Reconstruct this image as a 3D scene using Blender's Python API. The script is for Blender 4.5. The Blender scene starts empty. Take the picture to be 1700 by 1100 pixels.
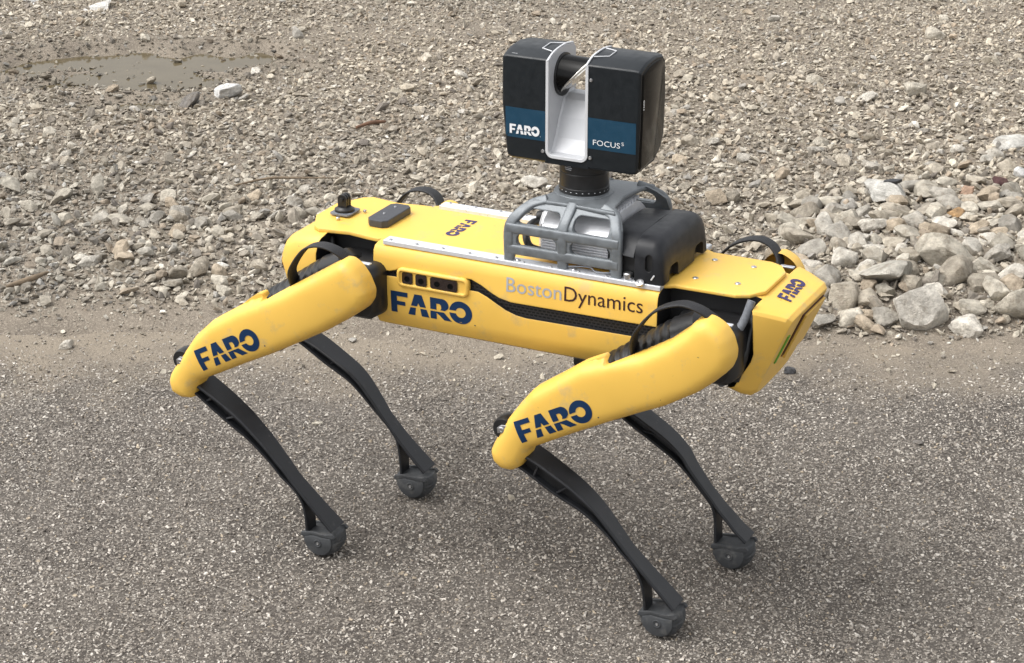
import bpy, bmesh, math, random
import numpy as np
from mathutils import Vector, Matrix, Quaternion
from mathutils.bvhtree import BVHTree
from mathutils.geometry import delaunay_2d_cdt

random.seed(7); RNG = np.random.default_rng(11)
scene = bpy.context.scene
COL = scene.collection

# ------------------------------------------------------------------ camera
CAM = np.array([1.53043, -3.08319, 1.80499])
AZ, PITCH = 2.0292985, 0.3833332
cd = bpy.data.cameras.new("Camera"); cam = bpy.data.objects.new("Camera", cd); COL.objects.link(cam)
cd.sensor_width = 36.0; cd.lens = 36.0 * 3700.3 / 1700.0; cd.clip_start = 0.05; cd.clip_end = 3000
cam.location = CAM
cam.rotation_euler = (math.pi / 2 - PITCH, 0, AZ - math.pi / 2)
scene.camera = cam
UD = np.array([0.8967586, 0.4425201]); VD = np.array([-0.4425201, 0.8967586])   # along / away from the road edge

# ------------------------------------------------------------------ sky, sun, exposure (overcast)
SUN_EL, SUN_AZ = math.radians(58), math.radians(215)      # azimuth measured from +x, counter-clockwise
world = bpy.data.worlds.new("World"); scene.world = world; world.use_nodes = True
wn = world.node_tree.nodes; wl = world.node_tree.links
bg = wn["Background"]
sky = wn.new("ShaderNodeTexSky"); sky.sky_type = 'NISHITA'; sky.sun_disc = False
sky.sun_elevation = SUN_EL; sky.sun_rotation = math.pi / 2 - SUN_AZ; sky.dust_density = 4.0; sky.air_density = 1.2
hs = wn.new("ShaderNodeHueSaturation"); hs.inputs["Saturation"].default_value = 0.11   # cloud-white sky
wl.new(sky.outputs[0], hs.inputs["Color"]); wl.new(hs.outputs[0], bg.inputs["Color"])
bg.inputs["Strength"].default_value = 0.15
sd = bpy.data.lights.new("Sun", 'SUN'); sd.energy = 0.85; sd.angle = math.radians(65); sd.color = (1.0, 0.95, 0.88)
sun = bpy.data.objects.new("Sun", sd); COL.objects.link(sun)
sv = Vector((math.cos(SUN_EL) * math.cos(SUN_AZ), math.cos(SUN_EL) * math.sin(SUN_AZ), math.sin(SUN_EL)))
sun.rotation_euler = sv.to_track_quat('Z', 'Y').to_euler(); sun.location = (0, 0, 5)
scene.view_settings.view_transform = 'Standard'; scene.view_settings.look = 'None'
scene.view_settings.gamma = 1.0; scene.view_settings.use_curve_mapping = False
scene.view_settings.exposure = 0.86

# ------------------------------------------------------------------ materials
MAT = {}
def mat(name, col, rough=0.5, metal=0.0, noise=0.0, nscale=40.0, bump=0.0, bscale=200.0, bevel=0.0, spec=0.5, dirt=None, coat=0.0, specks=None):
    m = bpy.data.materials.new(name); m.use_nodes = True
    n = m.node_tree.nodes; l = m.node_tree.links; b = n["Principled BSDF"]
    b.inputs["Base Color"].default_value = (*col, 1); b.inputs["Roughness"].default_value = rough
    b.inputs["Metallic"].default_value = metal; b.inputs["Specular IOR Level"].default_value = spec
    b.inputs["Coat Weight"].default_value = coat
    tc = n.new("ShaderNodeTexCoord")
    src = None
    if noise > 0:
        t = n.new("ShaderNodeTexNoise"); t.inputs["Scale"].default_value = nscale; t.inputs["Detail"].default_value = 6
        l.new(tc.outputs["Object"], t.inputs["Vector"])
        r = n.new("ShaderNodeMapRange"); r.inputs[1].default_value = 0.3; r.inputs[2].default_value = 0.7
        r.inputs[3].default_value = 1 - noise; r.inputs[4].default_value = 1 + noise * 0.5
        l.new(t.outputs["Fac"], r.inputs[0])
        mx = n.new("ShaderNodeMix"); mx.data_type = 'RGBA'; mx.blend_type = 'MULTIPLY'; mx.inputs[0].default_value = 1
        mx.inputs[6].default_value = (*col, 1); l.new(r.outputs[0], mx.inputs[7]); src = mx.outputs[2]
        rr = n.new("ShaderNodeMapRange"); rr.inputs[1].default_value = 0.3; rr.inputs[2].default_value = 0.7
        rr.inputs[3].default_value = max(0.02, rough - 0.08); rr.inputs[4].default_value = min(1, rough + 0.08)
        l.new(t.outputs["Fac"], rr.inputs[0]); l.new(rr.outputs[0], b.inputs["Roughness"])
    if dirt:
        dcol, amt, dsc, lo = dirt
        t = n.new("ShaderNodeTexNoise"); t.inputs["Scale"].default_value = dsc; t.inputs["Detail"].default_value = 8; t.inputs["Roughness"].default_value = 0.7
        l.new(tc.outputs["Object"], t.inputs["Vector"])
        r = n.new("ShaderNodeMapRange"); r.inputs[1].default_value = lo; r.inputs[2].default_value = lo + 0.16; r.inputs[3].default_value = 0; r.inputs[4].default_value = amt
        l.new(t.outputs["Fac"], r.inputs[0])
        mx = n.new("ShaderNodeMix"); mx.data_type = 'RGBA'; l.new(r.outputs[0], mx.inputs[0])
        if src: l.new(src, mx.inputs[6])
        else: mx.inputs[6].default_value = (*col, 1)
        mx.inputs[7].default_value = (*dcol, 1); src = mx.outputs[2]
    if specks:
        dcol, amt, dsc, lo = specks
        t = n.new("ShaderNodeTexNoise"); t.inputs["Scale"].default_value = dsc; t.inputs["Detail"].default_value = 2
        l.new(tc.outputs["Object"], t.inputs["Vector"])
        r = n.new("ShaderNodeMapRange"); r.inputs[1].default_value = lo; r.inputs[2].default_value = lo + 0.03; r.inputs[4].default_value = amt
        l.new(t.outputs["Fac"], r.inputs[0])
        mx = n.new("ShaderNodeMix"); mx.data_type = 'RGBA'; l.new(r.outputs[0], mx.inputs[0])
        if src: l.new(src, mx.inputs[6])
        else: mx.inputs[6].default_value = (*col, 1)
        mx.inputs[7].default_value = (*dcol, 1); src = mx.outputs[2]
    if src: l.new(src, b.inputs["Base Color"])
    nrm = None
    if bevel > 0:
        bv = n.new("ShaderNodeBevel"); bv.samples = 4; bv.inputs["Radius"].default_value = bevel; nrm = bv.outputs[0]
    if bump > 0:
        t = n.new("ShaderNodeTexNoise"); t.inputs["Scale"].default_value = bscale; t.inputs["Detail"].default_value = 5
        l.new(tc.outputs["Object"], t.inputs["Vector"])
        bp = n.new("ShaderNodeBump"); bp.inputs["Strength"].default_value = bump; bp.inputs["Distance"].default_value = 0.002
        l.new(t.outputs["Fac"], bp.inputs["Height"])
        if nrm: l.new(nrm, bp.inputs["Normal"])
        nrm = bp.outputs[0]
    if nrm: l.new(nrm, b.inputs["Normal"])
    MAT[name] = m; return m

mat("yellow", (0.81, 0.503, 0.092), 0.46, noise=0.06, nscale=9, bump=0.05, bscale=900, bevel=0.003, dirt=((0.46, 0.36, 0.21), 0.55, 22, 0.55), specks=((0.16, 0.11, 0.05), 0.6, 130, 0.755))
mat("yellow_inner", (0.55, 0.33, 0.05), 0.6)
mat("black", (0.012, 0.012, 0.013), 0.55, noise=0.2, nscale=60)
mat("black_satin", (0.013, 0.013, 0.014), 0.38, noise=0.25, nscale=50, bevel=0.0015)
mat("leg_plastic", (0.018, 0.019, 0.022), 0.42, spec=0.35, noise=0.3, nscale=35, bump=0.1, bscale=500, bevel=0.0015, dirt=((0.16, 0.15, 0.14), 0.35, 55, 0.60))
mat("rubber", (0.044, 0.047, 0.051), 0.7, noise=0.2, nscale=50, bump=0.08, bscale=700, bevel=0.001, dirt=((0.15, 0.145, 0.135), 0.4, 45, 0.50))
mat("strap_web", (0.014, 0.014, 0.016), 0.6, noise=0.2, nscale=300, bump=0.3, bscale=1500)
mat("navy", (0.003, 0.026, 0.082), 0.6, spec=0.3)
mat("indigo", (0.03, 0.02, 0.10), 0.5)
mat("text_grey", (0.36, 0.38, 0.42), 0.4)
mat("text_dark", (0.03, 0.006, 0.008), 0.5)
mat("white_ink", (0.75, 0.76, 0.78), 0.4)
mat("aluminium", (0.66, 0.68, 0.72), 0.35, metal=0.35, noise=0.08, nscale=120, bevel=0.0012)
mat("steel", (0.55, 0.55, 0.56), 0.28, metal=0.95)
mat("cage_grey", (0.17, 0.186, 0.20), 0.42, metal=0.25, noise=0.22, nscale=70, bump=0.25, bscale=260, bevel=0.003)
mat("sink_silver", (0.72, 0.73, 0.76), 0.38, metal=0.3, noise=0.08, nscale=60, bevel=0.001)
mat("computer_grey", (0.012, 0.013, 0.016), 0.42, spec=0.35, noise=0.15, nscale=60, bump=0.12, bscale=800, bevel=0.002)
mat("radio_grey", (0.045, 0.047, 0.055), 0.5, noise=0.15, nscale=90, bevel=0.001)
mat("scanner_dark", (0.008, 0.011, 0.014), 0.38, spec=0.38, noise=0.1, nscale=80, bevel=0.002)
mat("scanner_blue", (0.005, 0.044, 0.086), 0.38, noise=0.06, nscale=80)
mat("scanner_gloss", (0.004, 0.004, 0.004), 0.14, spec=0.14)
mat("scanner_silver", (0.50, 0.51, 0.53), 0.42, metal=0.15, noise=0.04, nscale=60, bevel=0.0015)
mat("scanner_trim", (0.60, 0.61, 0.63), 0.35, metal=0.1, bevel=0.0008)
mat("mirror", (0.75, 0.72, 0.66), 0.12, metal=1.0)
mat("lens_dark", (0.02, 0.012, 0.010), 0.1, coat=0.5)
mat("conduit", (0.16, 0.17, 0.19), 0.5, noise=0.3, nscale=150, bump=0.3, bscale=500)
mat("green_tape", (0.12, 0.33, 0.03), 0.5)
mat("slot_red", (0.05, 0.006, 0.004), 0.6)
mat("wood", (0.20, 0.15, 0.10), 0.8, noise=0.4, nscale=60, bump=0.5, bscale=150)
mat("wood_brown", (0.16, 0.085, 0.05), 0.8, noise=0.4, nscale=60, bump=0.5, bscale=150)

def grille_mat():
    m = bpy.data.materials.new("grille"); m.use_nodes = True; n = m.node_tree.nodes; l = m.node_tree.links; b = n["Principled BSDF"]
    tc = n.new("ShaderNodeTexCoord"); sp = n.new("ShaderNodeSeparateXYZ"); cb = n.new("ShaderNodeCombineXYZ")
    l.new(tc.outputs["Object"], sp.inputs[0]); l.new(sp.outputs[0], cb.inputs[0]); l.new(sp.outputs[2], cb.inputs[1])
    br = n.new("ShaderNodeTexBrick"); l.new(cb.outputs[0], br.inputs["Vector"])
    br.inputs["Color1"].default_value = (0.002, 0.002, 0.002, 1); br.inputs["Color2"].default_value = (0.002, 0.002, 0.002, 1)
    br.inputs["Mortar"].default_value = (0.030, 0.028, 0.028, 1)
    br.inputs["Scale"].default_value = 1.0; br.inputs["Brick Width"].default_value = 0.0075; br.inputs["Row Height"].default_value = 0.0052
    br.inputs["Mortar Size"].default_value = 0.0013; br.inputs["Mortar Smooth"].default_value = 0.3
    l.new(br.outputs["Color"], b.inputs["Base Color"]); b.inputs["Roughness"].default_value = 0.45
    bp = n.new("ShaderNodeBump"); bp.inputs["Distance"].default_value = 0.001; bp.inputs["Strength"].default_value = 0.8
    l.new(br.outputs["Fac"], bp.inputs["Height"]); l.new(bp.outputs[0], b.inputs["Normal"])
    MAT["grille"] = m
grille_mat()

def stone_mat(name, bscale, bstr, use_random=False):
    """colour per stone from the mesh attribute 'tone' (or per object), mottled by noise"""
    m = bpy.data.materials.new(name); m.use_nodes = True; n = m.node_tree.nodes; l = m.node_tree.links; b = n["Principled BSDF"]
    tc = n.new("ShaderNodeTexCoord"); geo = n.new("ShaderNodeNewGeometry")
    if use_random:
        oi = n.new("ShaderNodeObjectInfo"); base = oi.outputs["Color"]
    else:
        at = n.new("ShaderNodeAttribute"); at.attribute_name = "tone"; base = at.outputs["Color"]
    t = n.new("ShaderNodeTexNoise"); t.inputs["Scale"].default_value = bscale * 0.35; t.inputs["Detail"].default_value = 7; t.inputs["Roughness"].default_value = 0.65
    l.new(geo.outputs["Position"], t.inputs["Vector"])
    r = n.new("ShaderNodeMapRange"); r.inputs[1].default_value = 0.32; r.inputs[2].default_value = 0.68; r.inputs[3].default_value = 0.62; r.inputs[4].default_value = 1.25
    l.new(t.outputs["Fac"], r.inputs[0])
    mx = n.new("ShaderNodeMix"); mx.data_type = 'RGBA'; mx.blend_type = 'MULTIPLY'; mx.inputs[0].default_value = 1
    l.new(base, mx.inputs[6]); l.new(r.outputs[0], mx.inputs[7])
    if use_random:
        t3 = n.new("ShaderNodeTexNoise"); t3.inputs["Scale"].default_value = 26; t3.inputs["Detail"].default_value = 9; t3.inputs["Roughness"].default_value = 0.72; l.new(geo.outputs["Position"], t3.inputs["Vector"])
        r3 = n.new("ShaderNodeMapRange"); r3.inputs[1].default_value = 0.50; r3.inputs[2].default_value = 0.68; r3.inputs[4].default_value = 0.62; l.new(t3.outputs["Fac"], r3.inputs[0])
        mx5 = n.new("ShaderNodeMix"); mx5.data_type = 'RGBA'; l.new(r3.outputs[0], mx5.inputs[0]); l.new(mx.outputs[2], mx5.inputs[6]); mx5.inputs[7].default_value = (0.16, 0.125, 0.085, 1); mx = mx5
    l.new(mx.outputs[2], b.inputs["Base Color"]); b.inputs["Roughness"].default_value = 0.9; b.inputs["Specular IOR Level"].default_value = 0.2
    t2 = n.new("ShaderNodeTexNoise"); t2.inputs["Scale"].default_value = bscale; t2.inputs["Detail"].default_value = 6; t2.inputs["Roughness"].default_value = 0.7
    l.new(geo.outputs["Position"], t2.inputs["Vector"])
    bp = n.new("ShaderNodeBump"); bp.inputs["Strength"].default_value = bstr; bp.inputs["Distance"].default_value = 0.009 if use_random else 0.004
    l.new(t2.outputs["Fac"], bp.inputs["Height"]); l.new(bp.outputs[0], b.inputs["Normal"])
    MAT[name] = m
stone_mat("gravel_stone", 260, 0.5)
stone_mat("chip_stone", 700, 0.2)
stone_mat("rock", 130, 1.0, True)

def ground_mat(name, c1, c2, c3, vscale, bump, nsc=6.0, chip_mix=(0.45, 0.62)):
    """speckled aggregate: big noise patches + voronoi grains with their own tone + bump"""
    m = bpy.data.materials.new(name); m.use_nodes = True; n = m.node_tree.nodes; l = m.node_tree.links; b = n["Principled BSDF"]
    geo = n.new("ShaderNodeNewGeometry"); P = geo.outputs["Position"]
    big = n.new("ShaderNodeTexNoise"); big.inputs["Scale"].default_value = nsc; big.inputs["Detail"].default_value = 6; l.new(P, big.inputs["Vector"])
    mx = n.new("ShaderNodeMix"); mx.data_type = 'RGBA'; mx.inputs[6].default_value = (*c1, 1); mx.inputs[7].default_value = (*c2, 1)
    mr = n.new("ShaderNodeMapRange"); mr.inputs[1].default_value = 0.35; mr.inputs[2].default_value = 0.65; l.new(big.outputs["Fac"], mr.inputs[0]); l.new(mr.outputs[0], mx.inputs[0])
    vo = n.new("ShaderNodeTexVoronoi"); vo.inputs["Scale"].default_value = vscale; l.new(P, vo.inputs["Vector"])
    sp = n.new("ShaderNodeSeparateColor"); l.new(vo.outputs["Color"], sp.inputs[0])
    ch = n.new("ShaderNodeMapRange"); ch.inputs[1].default_value = chip_mix[0]; ch.inputs[2].default_value = chip_mix[1]; l.new(sp.outputs[0], ch.inputs[0])
    mx2 = n.new("ShaderNodeMix"); mx2.data_type = 'RGBA'; l.new(ch.outputs[0], mx2.inputs[0]); l.new(mx.outputs[2], mx2.inputs[6]); mx2.inputs[7].default_value = (*c3, 1)
    fine = n.new("ShaderNodeTexNoise"); fine.inputs["Scale"].default_value = vscale * 1.5; fine.inputs["Detail"].default_value = 5; l.new(P, fine.inputs["Vector"])
    fr = n.new("ShaderNodeMapRange"); fr.inputs[1].default_value = 0.3; fr.inputs[2].default_value = 0.7; fr.inputs[3].default_value = 0.72; fr.inputs[4].default_value = 1.22; l.new(fine.outputs["Fac"], fr.inputs[0])
    mx3 = n.new("ShaderNodeMix"); mx3.data_type = 'RGBA'; mx3.blend_type = 'MULTIPLY'; mx3.inputs[0].default_value = 1; l.new(mx2.outputs[2], mx3.inputs[6]); l.new(fr.outputs[0], mx3.inputs[7])
    if name == "asphalt":      # dried mud washed over the road along the verge
        dp = n.new("ShaderNodeVectorMath"); dp.operation = 'DOT_PRODUCT'; dp.inputs[1].default_value = (-0.4425201, 0.8967586, 0); l.new(P, dp.inputs[0])
        off = -0.4425201*CAM[0] + 0.8967586*CAM[1]
        ns = n.new("ShaderNodeTexNoise"); ns.inputs["Scale"].default_value = 7; ns.inputs["Detail"].default_value = 8; l.new(P, ns.inputs["Vector"])
        m1 = n.new("ShaderNodeMath"); m1.operation = 'MULTIPLY_ADD'; l.new(ns.outputs["Fac"], m1.inputs[0]); m1.inputs[1].default_value = 0.55; l.new(dp.outputs["Value"], m1.inputs[2])
        m2 = n.new("ShaderNodeMapRange"); m2.inputs[1].default_value = 4.36+off; m2.inputs[2].default_value = 4.66+off; m2.inputs[4].default_value = 0.85; l.new(m1.outputs[0], m2.inputs[0])
        mx4 = n.new("ShaderNodeMix"); mx4.data_type = 'RGBA'; l.new(m2.outputs[0], mx4.inputs[0]); l.new(mx3.outputs[2], mx4.inputs[6]); mx4.inputs[7].default_value = (0.26, 0.22, 0.17, 1)
        mx3 = mx4
    l.new(mx3.outputs[2], b.inputs["Base Color"]); b.inputs["Roughness"].default_value = 0.92; b.inputs["Specular IOR Level"].default_value = 0.25
    ad = n.new("ShaderNodeMath"); ad.operation = 'SUBTRACT'; l.new(fine.outputs["Fac"], ad.inputs[0]); l.new(vo.outputs["Distance"], ad.inputs[1])
    bp = n.new("ShaderNodeBump"); bp.inputs["Strength"].default_value = bump; bp.inputs["Distance"].default_value = 0.4 / vscale
    l.new(ad.outputs[0], bp.inputs["Height"]); l.new(bp.outputs[0], b.inputs["Normal"])
    MAT[name] = m
ground_mat("asphalt", (0.072, 0.063, 0.055), (0.112, 0.099, 0.086), (0.24, 0.215, 0.185), 230, 1.0, 4.0, (0.55, 1.0))
ground_mat("dirt", (0.235, 0.200, 0.158), (0.165, 0.140, 0.112), (0.28, 0.242, 0.195), 240, 1.0, 9, (0.7, 0.95))
ground_mat("gravel_far", (0.30, 0.26, 0.21), (0.22, 0.19, 0.16), (0.46, 0.42, 0.35), 55, 1.0)

def water_mat():
    m = bpy.data.materials.new("muddy_water"); m.use_nodes = True; n = m.node_tree.nodes; l = m.node_tree.links; b = n["Principled BSDF"]
    b.inputs["Base Color"].default_value = (0.115, 0.095, 0.065, 1); b.inputs["Roughness"].default_value = 0.07; b.inputs["IOR"].default_value = 1.33; b.inputs["Specular IOR Level"].default_value = 0.2
    geo = n.new("ShaderNodeNewGeometry"); t = n.new("ShaderNodeTexNoise"); t.inputs["Scale"].default_value = 14; t.inputs["Detail"].default_value = 5
    l.new(geo.outputs["Position"], t.inputs["Vector"])
    cr = n.new("ShaderNodeMix"); cr.data_type = 'RGBA'; cr.inputs[6].default_value = (0.080, 0.064, 0.038, 1); cr.inputs[7].default_value = (0.130, 0.106, 0.066, 1)
    l.new(t.outputs["Fac"], cr.inputs[0]); l.new(cr.outputs[2], b.inputs["Base Color"])
    bp = n.new("ShaderNodeBump"); bp.inputs["Strength"].default_value = 0.04; bp.inputs["Distance"].default_value = 0.01; l.new(t.outputs["Fac"], bp.inputs["Height"]); l.new(bp.outputs[0], b.inputs["Normal"])
    MAT["muddy_water"] = m
water_mat()

# ------------------------------------------------------------------ mesh helpers
def link(name, me, parent=None, root=None):
    o = bpy.data.objects.new(name, me); COL.objects.link(o)
    if parent is not None:
        o.parent = parent
        if parent.type == 'EMPTY': o.matrix_parent_inverse = Matrix.Translation(-parent.location)
    return o
def mesh(name, V, F, mats, parent=None, smooth=False, mi=None, recalc=True):
    me = bpy.data.meshes.new(name); me.from_pydata([tuple(map(float, v)) for v in V], [], [list(f) for f in F])
    if not isinstance(mats, (list, tuple)): mats = [mats]
    for m in mats: me.materials.append(MAT[m])
    if mi is not None: me.polygons.foreach_set("material_index", mi)
    if recalc:
        bm = bmesh.new(); bm.from_mesh(me); bmesh.ops.recalc_face_normals(bm, faces=bm.faces); bm.to_mesh(me); bm.free()
    me.polygons.foreach_set("use_smooth", [bool(smooth)] * len(me.polygons)); me.update()
    return link(name, me, parent)
def finish(name, bm, mats, parent=None, smooth=False, sharp=None):
    me = bpy.data.meshes.new(name); bmesh.ops.recalc_face_normals(bm, faces=bm.faces); bm.to_mesh(me); bm.free()
    if not isinstance(mats, (list, tuple)): mats = [mats]
    for m in mats: me.materials.append(MAT[m])
    me.polygons.foreach_set("use_smooth", [bool(smooth)] * len(me.polygons))
    if smooth and sharp is not None: me.set_sharp_from_angle(angle=math.radians(sharp))
    me.update(); return link(name, me, parent)
def box(name, lo, hi, m, parent, bev=0.0, seg=2):
    bm = bmesh.new(); bmesh.ops.create_cube(bm, size=1)
    for v in bm.verts:
        v.co = Vector([lo[i] + (v.co[i] + 0.5) * (hi[i] - lo[i]) for i in range(3)])
    if bev > 0: bmesh.ops.bevel(bm, geom=bm.edges[:], offset=bev, segments=seg, affect='EDGES', profile=0.5)
    return finish(name, bm, m, parent, bev > 0, 50)
def loft(name, rings, mats, parent, smooth=True, cap=(True, True), cap_mi=0, sharp=40):
    V = [p for r in rings for p in r]; n = len(rings[0]); F = []; mi = []
    for i in range(len(rings) - 1):
        for j in range(n):
            F.append((i*n+j, i*n+(j+1) % n, (i+1)*n+(j+1) % n, (i+1)*n+j)); mi.append(0)
    if cap[0]: F.append(tuple(range(n))[::-1]); mi.append(cap_mi)
    if cap[1]: F.append(tuple(range((len(rings)-1)*n, len(rings)*n))); mi.append(cap_mi)
    o = mesh(name, V, F, mats, parent, smooth, mi)
    if smooth and sharp: o.data.set_sharp_from_angle(angle=math.radians(sharp))
    return o
def prism(name, poly, axis, d0, d1, m, parent, smooth=False, bev=0.0):
    """poly: 2-D outline in the two axes other than axis (x: y,z / y: x,z / z: x,y)"""
    def p3(a, b, d): return {'x': (d, a, b), 'y': (a, d, b), 'z': (a, b, d)}[axis]
    bm = bmesh.new(); n = len(poly)
    A = [bm.verts.new(p3(a, b, d0)) for a, b in poly]; B = [bm.verts.new(p3(a, b, d1)) for a, b in poly]
    f0 = bm.faces.new(A); f1 = bm.faces.new(B[::-1])
    for i in range(n): bm.faces.new((A[i], B[i], B[(i+1) % n], A[(i+1) % n]))
    if bev > 0:
        bmesh.ops.recalc_face_normals(bm, faces=bm.faces)
        es = list(set(f0.edges[:]) | set(f1.edges[:]))
        bmesh.ops.bevel(bm, geom=es, offset=bev, segments=2, affect='EDGES', profile=0.5)
    return finish(name, bm, m, parent, smooth, 35)
def catmull(P, n=6):
    P = [np.array(p, float) for p in P]; Q = [2*P[0]-P[1]] + P + [2*P[-1]-P[-2]]; out = []
    for i in range(1, len(Q)-2):
        for k in range(n):
            t = k / n; a, b, c, d = Q[i-1], Q[i], Q[i+1], Q[i+2]
            out.append(0.5*((2*b)+(-a+c)*t+(2*a-5*b+4*c-d)*t*t+(-a+3*b-3*c+d)*t**3))
    out.append(P[-1]); return out
def tube(name, pts, rad, m, parent, n=12, spline=6, flat=None, ref=(0, 0, 1)):
    """round (or flat: (wide, thin) with wide along 'ref') tube on a path"""
    P = [Vector(p) for p in (catmull(pts, spline) if spline else pts)]; k = len(P)
    R = rad if hasattr(rad, '__len__') else [rad, rad]
    rings = []; up = Vector(ref).normalized()
    for i, p in enumerate(P):
        t = (P[min(i+1, k-1)] - P[max(i-1, 0)]).normalized()
        a = (up - t * up.dot(t))
        if a.length < 1e-4: a = t.orthogonal()
        a.normalize(); b = t.cross(a); f = i/(k-1)*(len(R)-1); j = min(int(f), len(R)-2); r = R[j]+(R[j+1]-R[j])*(f-j)
        ring = []
        for q in range(n):
            an = 2*math.pi*q/n; ca, sa = math.cos(an), math.sin(an)
            if flat:
                ca = math.copysign(abs(ca)**0.35, ca); sa = math.copysign(abs(sa)**0.5, sa)
                ring.append(p + a*(flat[0]*ca) + b*(flat[1]*sa))
            else: ring.append(p + a*(r*ca) + b*(r*sa))
        rings.append(ring)
    return loft(name, rings, m, parent, True, sharp=60)
def lathe(name, prof, centre, axis, m, parent, n=32, smooth=True, sharp=40):
    """prof: (radius, offset along axis)"""
    ax = Vector(axis).normalized(); a = ax.orthogonal().normalized(); b = ax.cross(a); c = Vector(centre)
    rings = [[c + ax*h + (a*math.cos(2*math.pi*q/n) + b*math.sin(2*math.pi*q/n))*max(r, 1e-5) for q in range(n)] for r, h in prof]
    return loft(name, rings, m, parent, smooth, sharp=sharp)
def boolean(o, cutter, op='DIFFERENCE', drop=True):
    md = o.modifiers.new("b", 'BOOLEAN'); md.object = cutter; md.operation = op; md.solver = 'EXACT'; md.material_mode = 'TRANSFER'
    bpy.context.view_layer.update(); dg = bpy.context.evaluated_depsgraph_get()
    me = bpy.data.meshes.new_from_object(o.evaluated_get(dg), preserve_all_data_layers=True, depsgraph=dg)
    o.modifiers.clear(); old = o.data; nm = old.name; o.data = me; bpy.data.meshes.remove(old); me.name = nm
    if drop:
        cm = cutter.data; bpy.data.objects.remove(cutter); bpy.data.meshes.remove(cm)
    return o
def smooth_sharp(o, ang=30):
    o.data.polygons.foreach_set("use_smooth", [True]*len(o.data.polygons)); o.data.set_sharp_from_angle(angle=math.radians(ang)); o.data.update()
def rrect(x0, z0, x1, z1, r, n=5):
    out = []
    for cx, cz, a0 in ((x1-r, z1-r, 0), (x0+r, z1-r, 90), (x0+r, z0+r, 180), (x1-r, z0+r, 270)):
        for k in range(n+1):
            a = math.radians(a0 + 90*k/n); out.append((cx+r*math.cos(a), cz+r*math.sin(a)))
    return out
def thing(name, label, cat, loc, group=None):
    o = bpy.data.objects.new(name, None); COL.objects.link(o); o.location = loc; o.empty_display_size = 0.05
    o["label"] = label; o["category"] = cat
    if group: o["group"] = group
    return o

# ------------------------------------------------------------------ lettering
def arc(cx, cy, r, a0, a1, n): return [(cx+r*math.cos(math.radians(a0+(a1-a0)*k/n)), cy+r*math.sin(math.radians(a0+(a1-a0)*k/n))) for k in range(n+1)]
def faro_polys():
    xl = lambda y: 0.80+0.33*y; xr = lambda y: 1.80-0.33*y
    P = [[(0, 0), (.29, 0), (.29, .36), (.68, .36), (.68, .55), (.29, .55), (.29, .78), (.80, .78), (.80, 1), (0, 1)],
         [(xl(.44), .44), (xl(1), 1), (xr(1), 1), (xr(.44), .44), (1.37, .44), (1.30, .60), (1.23, .44)],
         [(xl(0), 0), (xl(.36), .36), (xl(.36)+.26, .36), (xl(0)+.33, 0)],
         [(xr(0), 0), (xr(.36), .36), (xr(.36)-.30, .36), (xr(0)-.36, 0)],
         [(1.86, .45), (1.86, 1), (2.42, 1)] + arc(2.42, .70, .30, 80, -25, 8) + [(2.55, .45), (2.33, .45), (2.38, .56), (2.36, .68), (2.30, .74), (2.15, .74), (2.15, .45)],
         [(1.86, 0), (1.86, .37), (2.50, .37), (2.86, 0), (2.50, 0), (2.30, .20), (2.15, .30), (2.15, 0)],
         arc(3.28, .5, .53, 186, 534, 40) + arc(3.28, .5, .23, 524, 196, 28),
         arc(3.93, .02, .035, 0, 330, 8)]
    return P
def polys_mesh(polys, cut=0.12):
    """triangulate outlines with interior points so the letters can wrap a curved surface"""
    V = []; F = []
    for P in polys:
        Q = []
        for i, a in enumerate(P):
            b = P[(i+1) % len(P)]; d = math.dist(a, b); n = max(1, int(d/cut))
            for k in range(n): Q.append(Vector((a[0]+(b[0]-a[0])*k/n, a[1]+(b[1]-a[1])*k/n)))
        E = [(i, (i+1) % len(Q)) for i in range(len(Q))]
        r = delaunay_2d_cdt(Q, E, [], 1, 1e-6); o = len(V)
        V += [(v.x, v.y) for v in r[0]]; F += [tuple(o+i for i in f) for f in r[2]]
    return V, F
def text_mesh(txt):
    cu = bpy.data.curves.new("t", 'FONT'); cu.body = txt; cu.resolution_u = 3; cu.size = 1.0
    ob = bpy.data.objects.new("t", cu); COL.objects.link(ob); bpy.context.view_layer.update()
    me = bpy.data.meshes.new_from_object(ob.evaluated_get(bpy.context.evaluated_depsgraph_get()))
    V = [(v.co.x, v.co.y) for v in me.vertices]; F = [tuple(p.vertices) for p in me.polygons]
    bpy.data.objects.remove(ob); bpy.data.curves.remove(cu); bpy.data.meshes.remove(me); return V, F
def place_letters(name, VF, origin, right, up, scale, m, parent, target=None, off=0.0007, sx=1.0):
    V, F = VF; r = Vector(right).normalized(); u = Vector(up).normalized(); n = r.cross(u).normalized(); O = Vector(origin)
    bvh = None
    if target is not None:
        tm = target.data; bvh = BVHTree.FromPolygons([v.co for v in tm.vertices], [tuple(p.vertices) for p in tm.polygons])
    out = []
    for x, y in V:
        p = O + r*(x*scale*sx) + u*(y*scale)
        if bvh:
            h = bvh.ray_cast(p + n*0.1, -n, 0.2)
            p = (h[0] if h[0] else p) + n*off
        else: p = p + n*off
        out.append(p)
    return mesh(name, out, F, m, parent, recalc=False)
FARO = polys_mesh(faro_polys())

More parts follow.
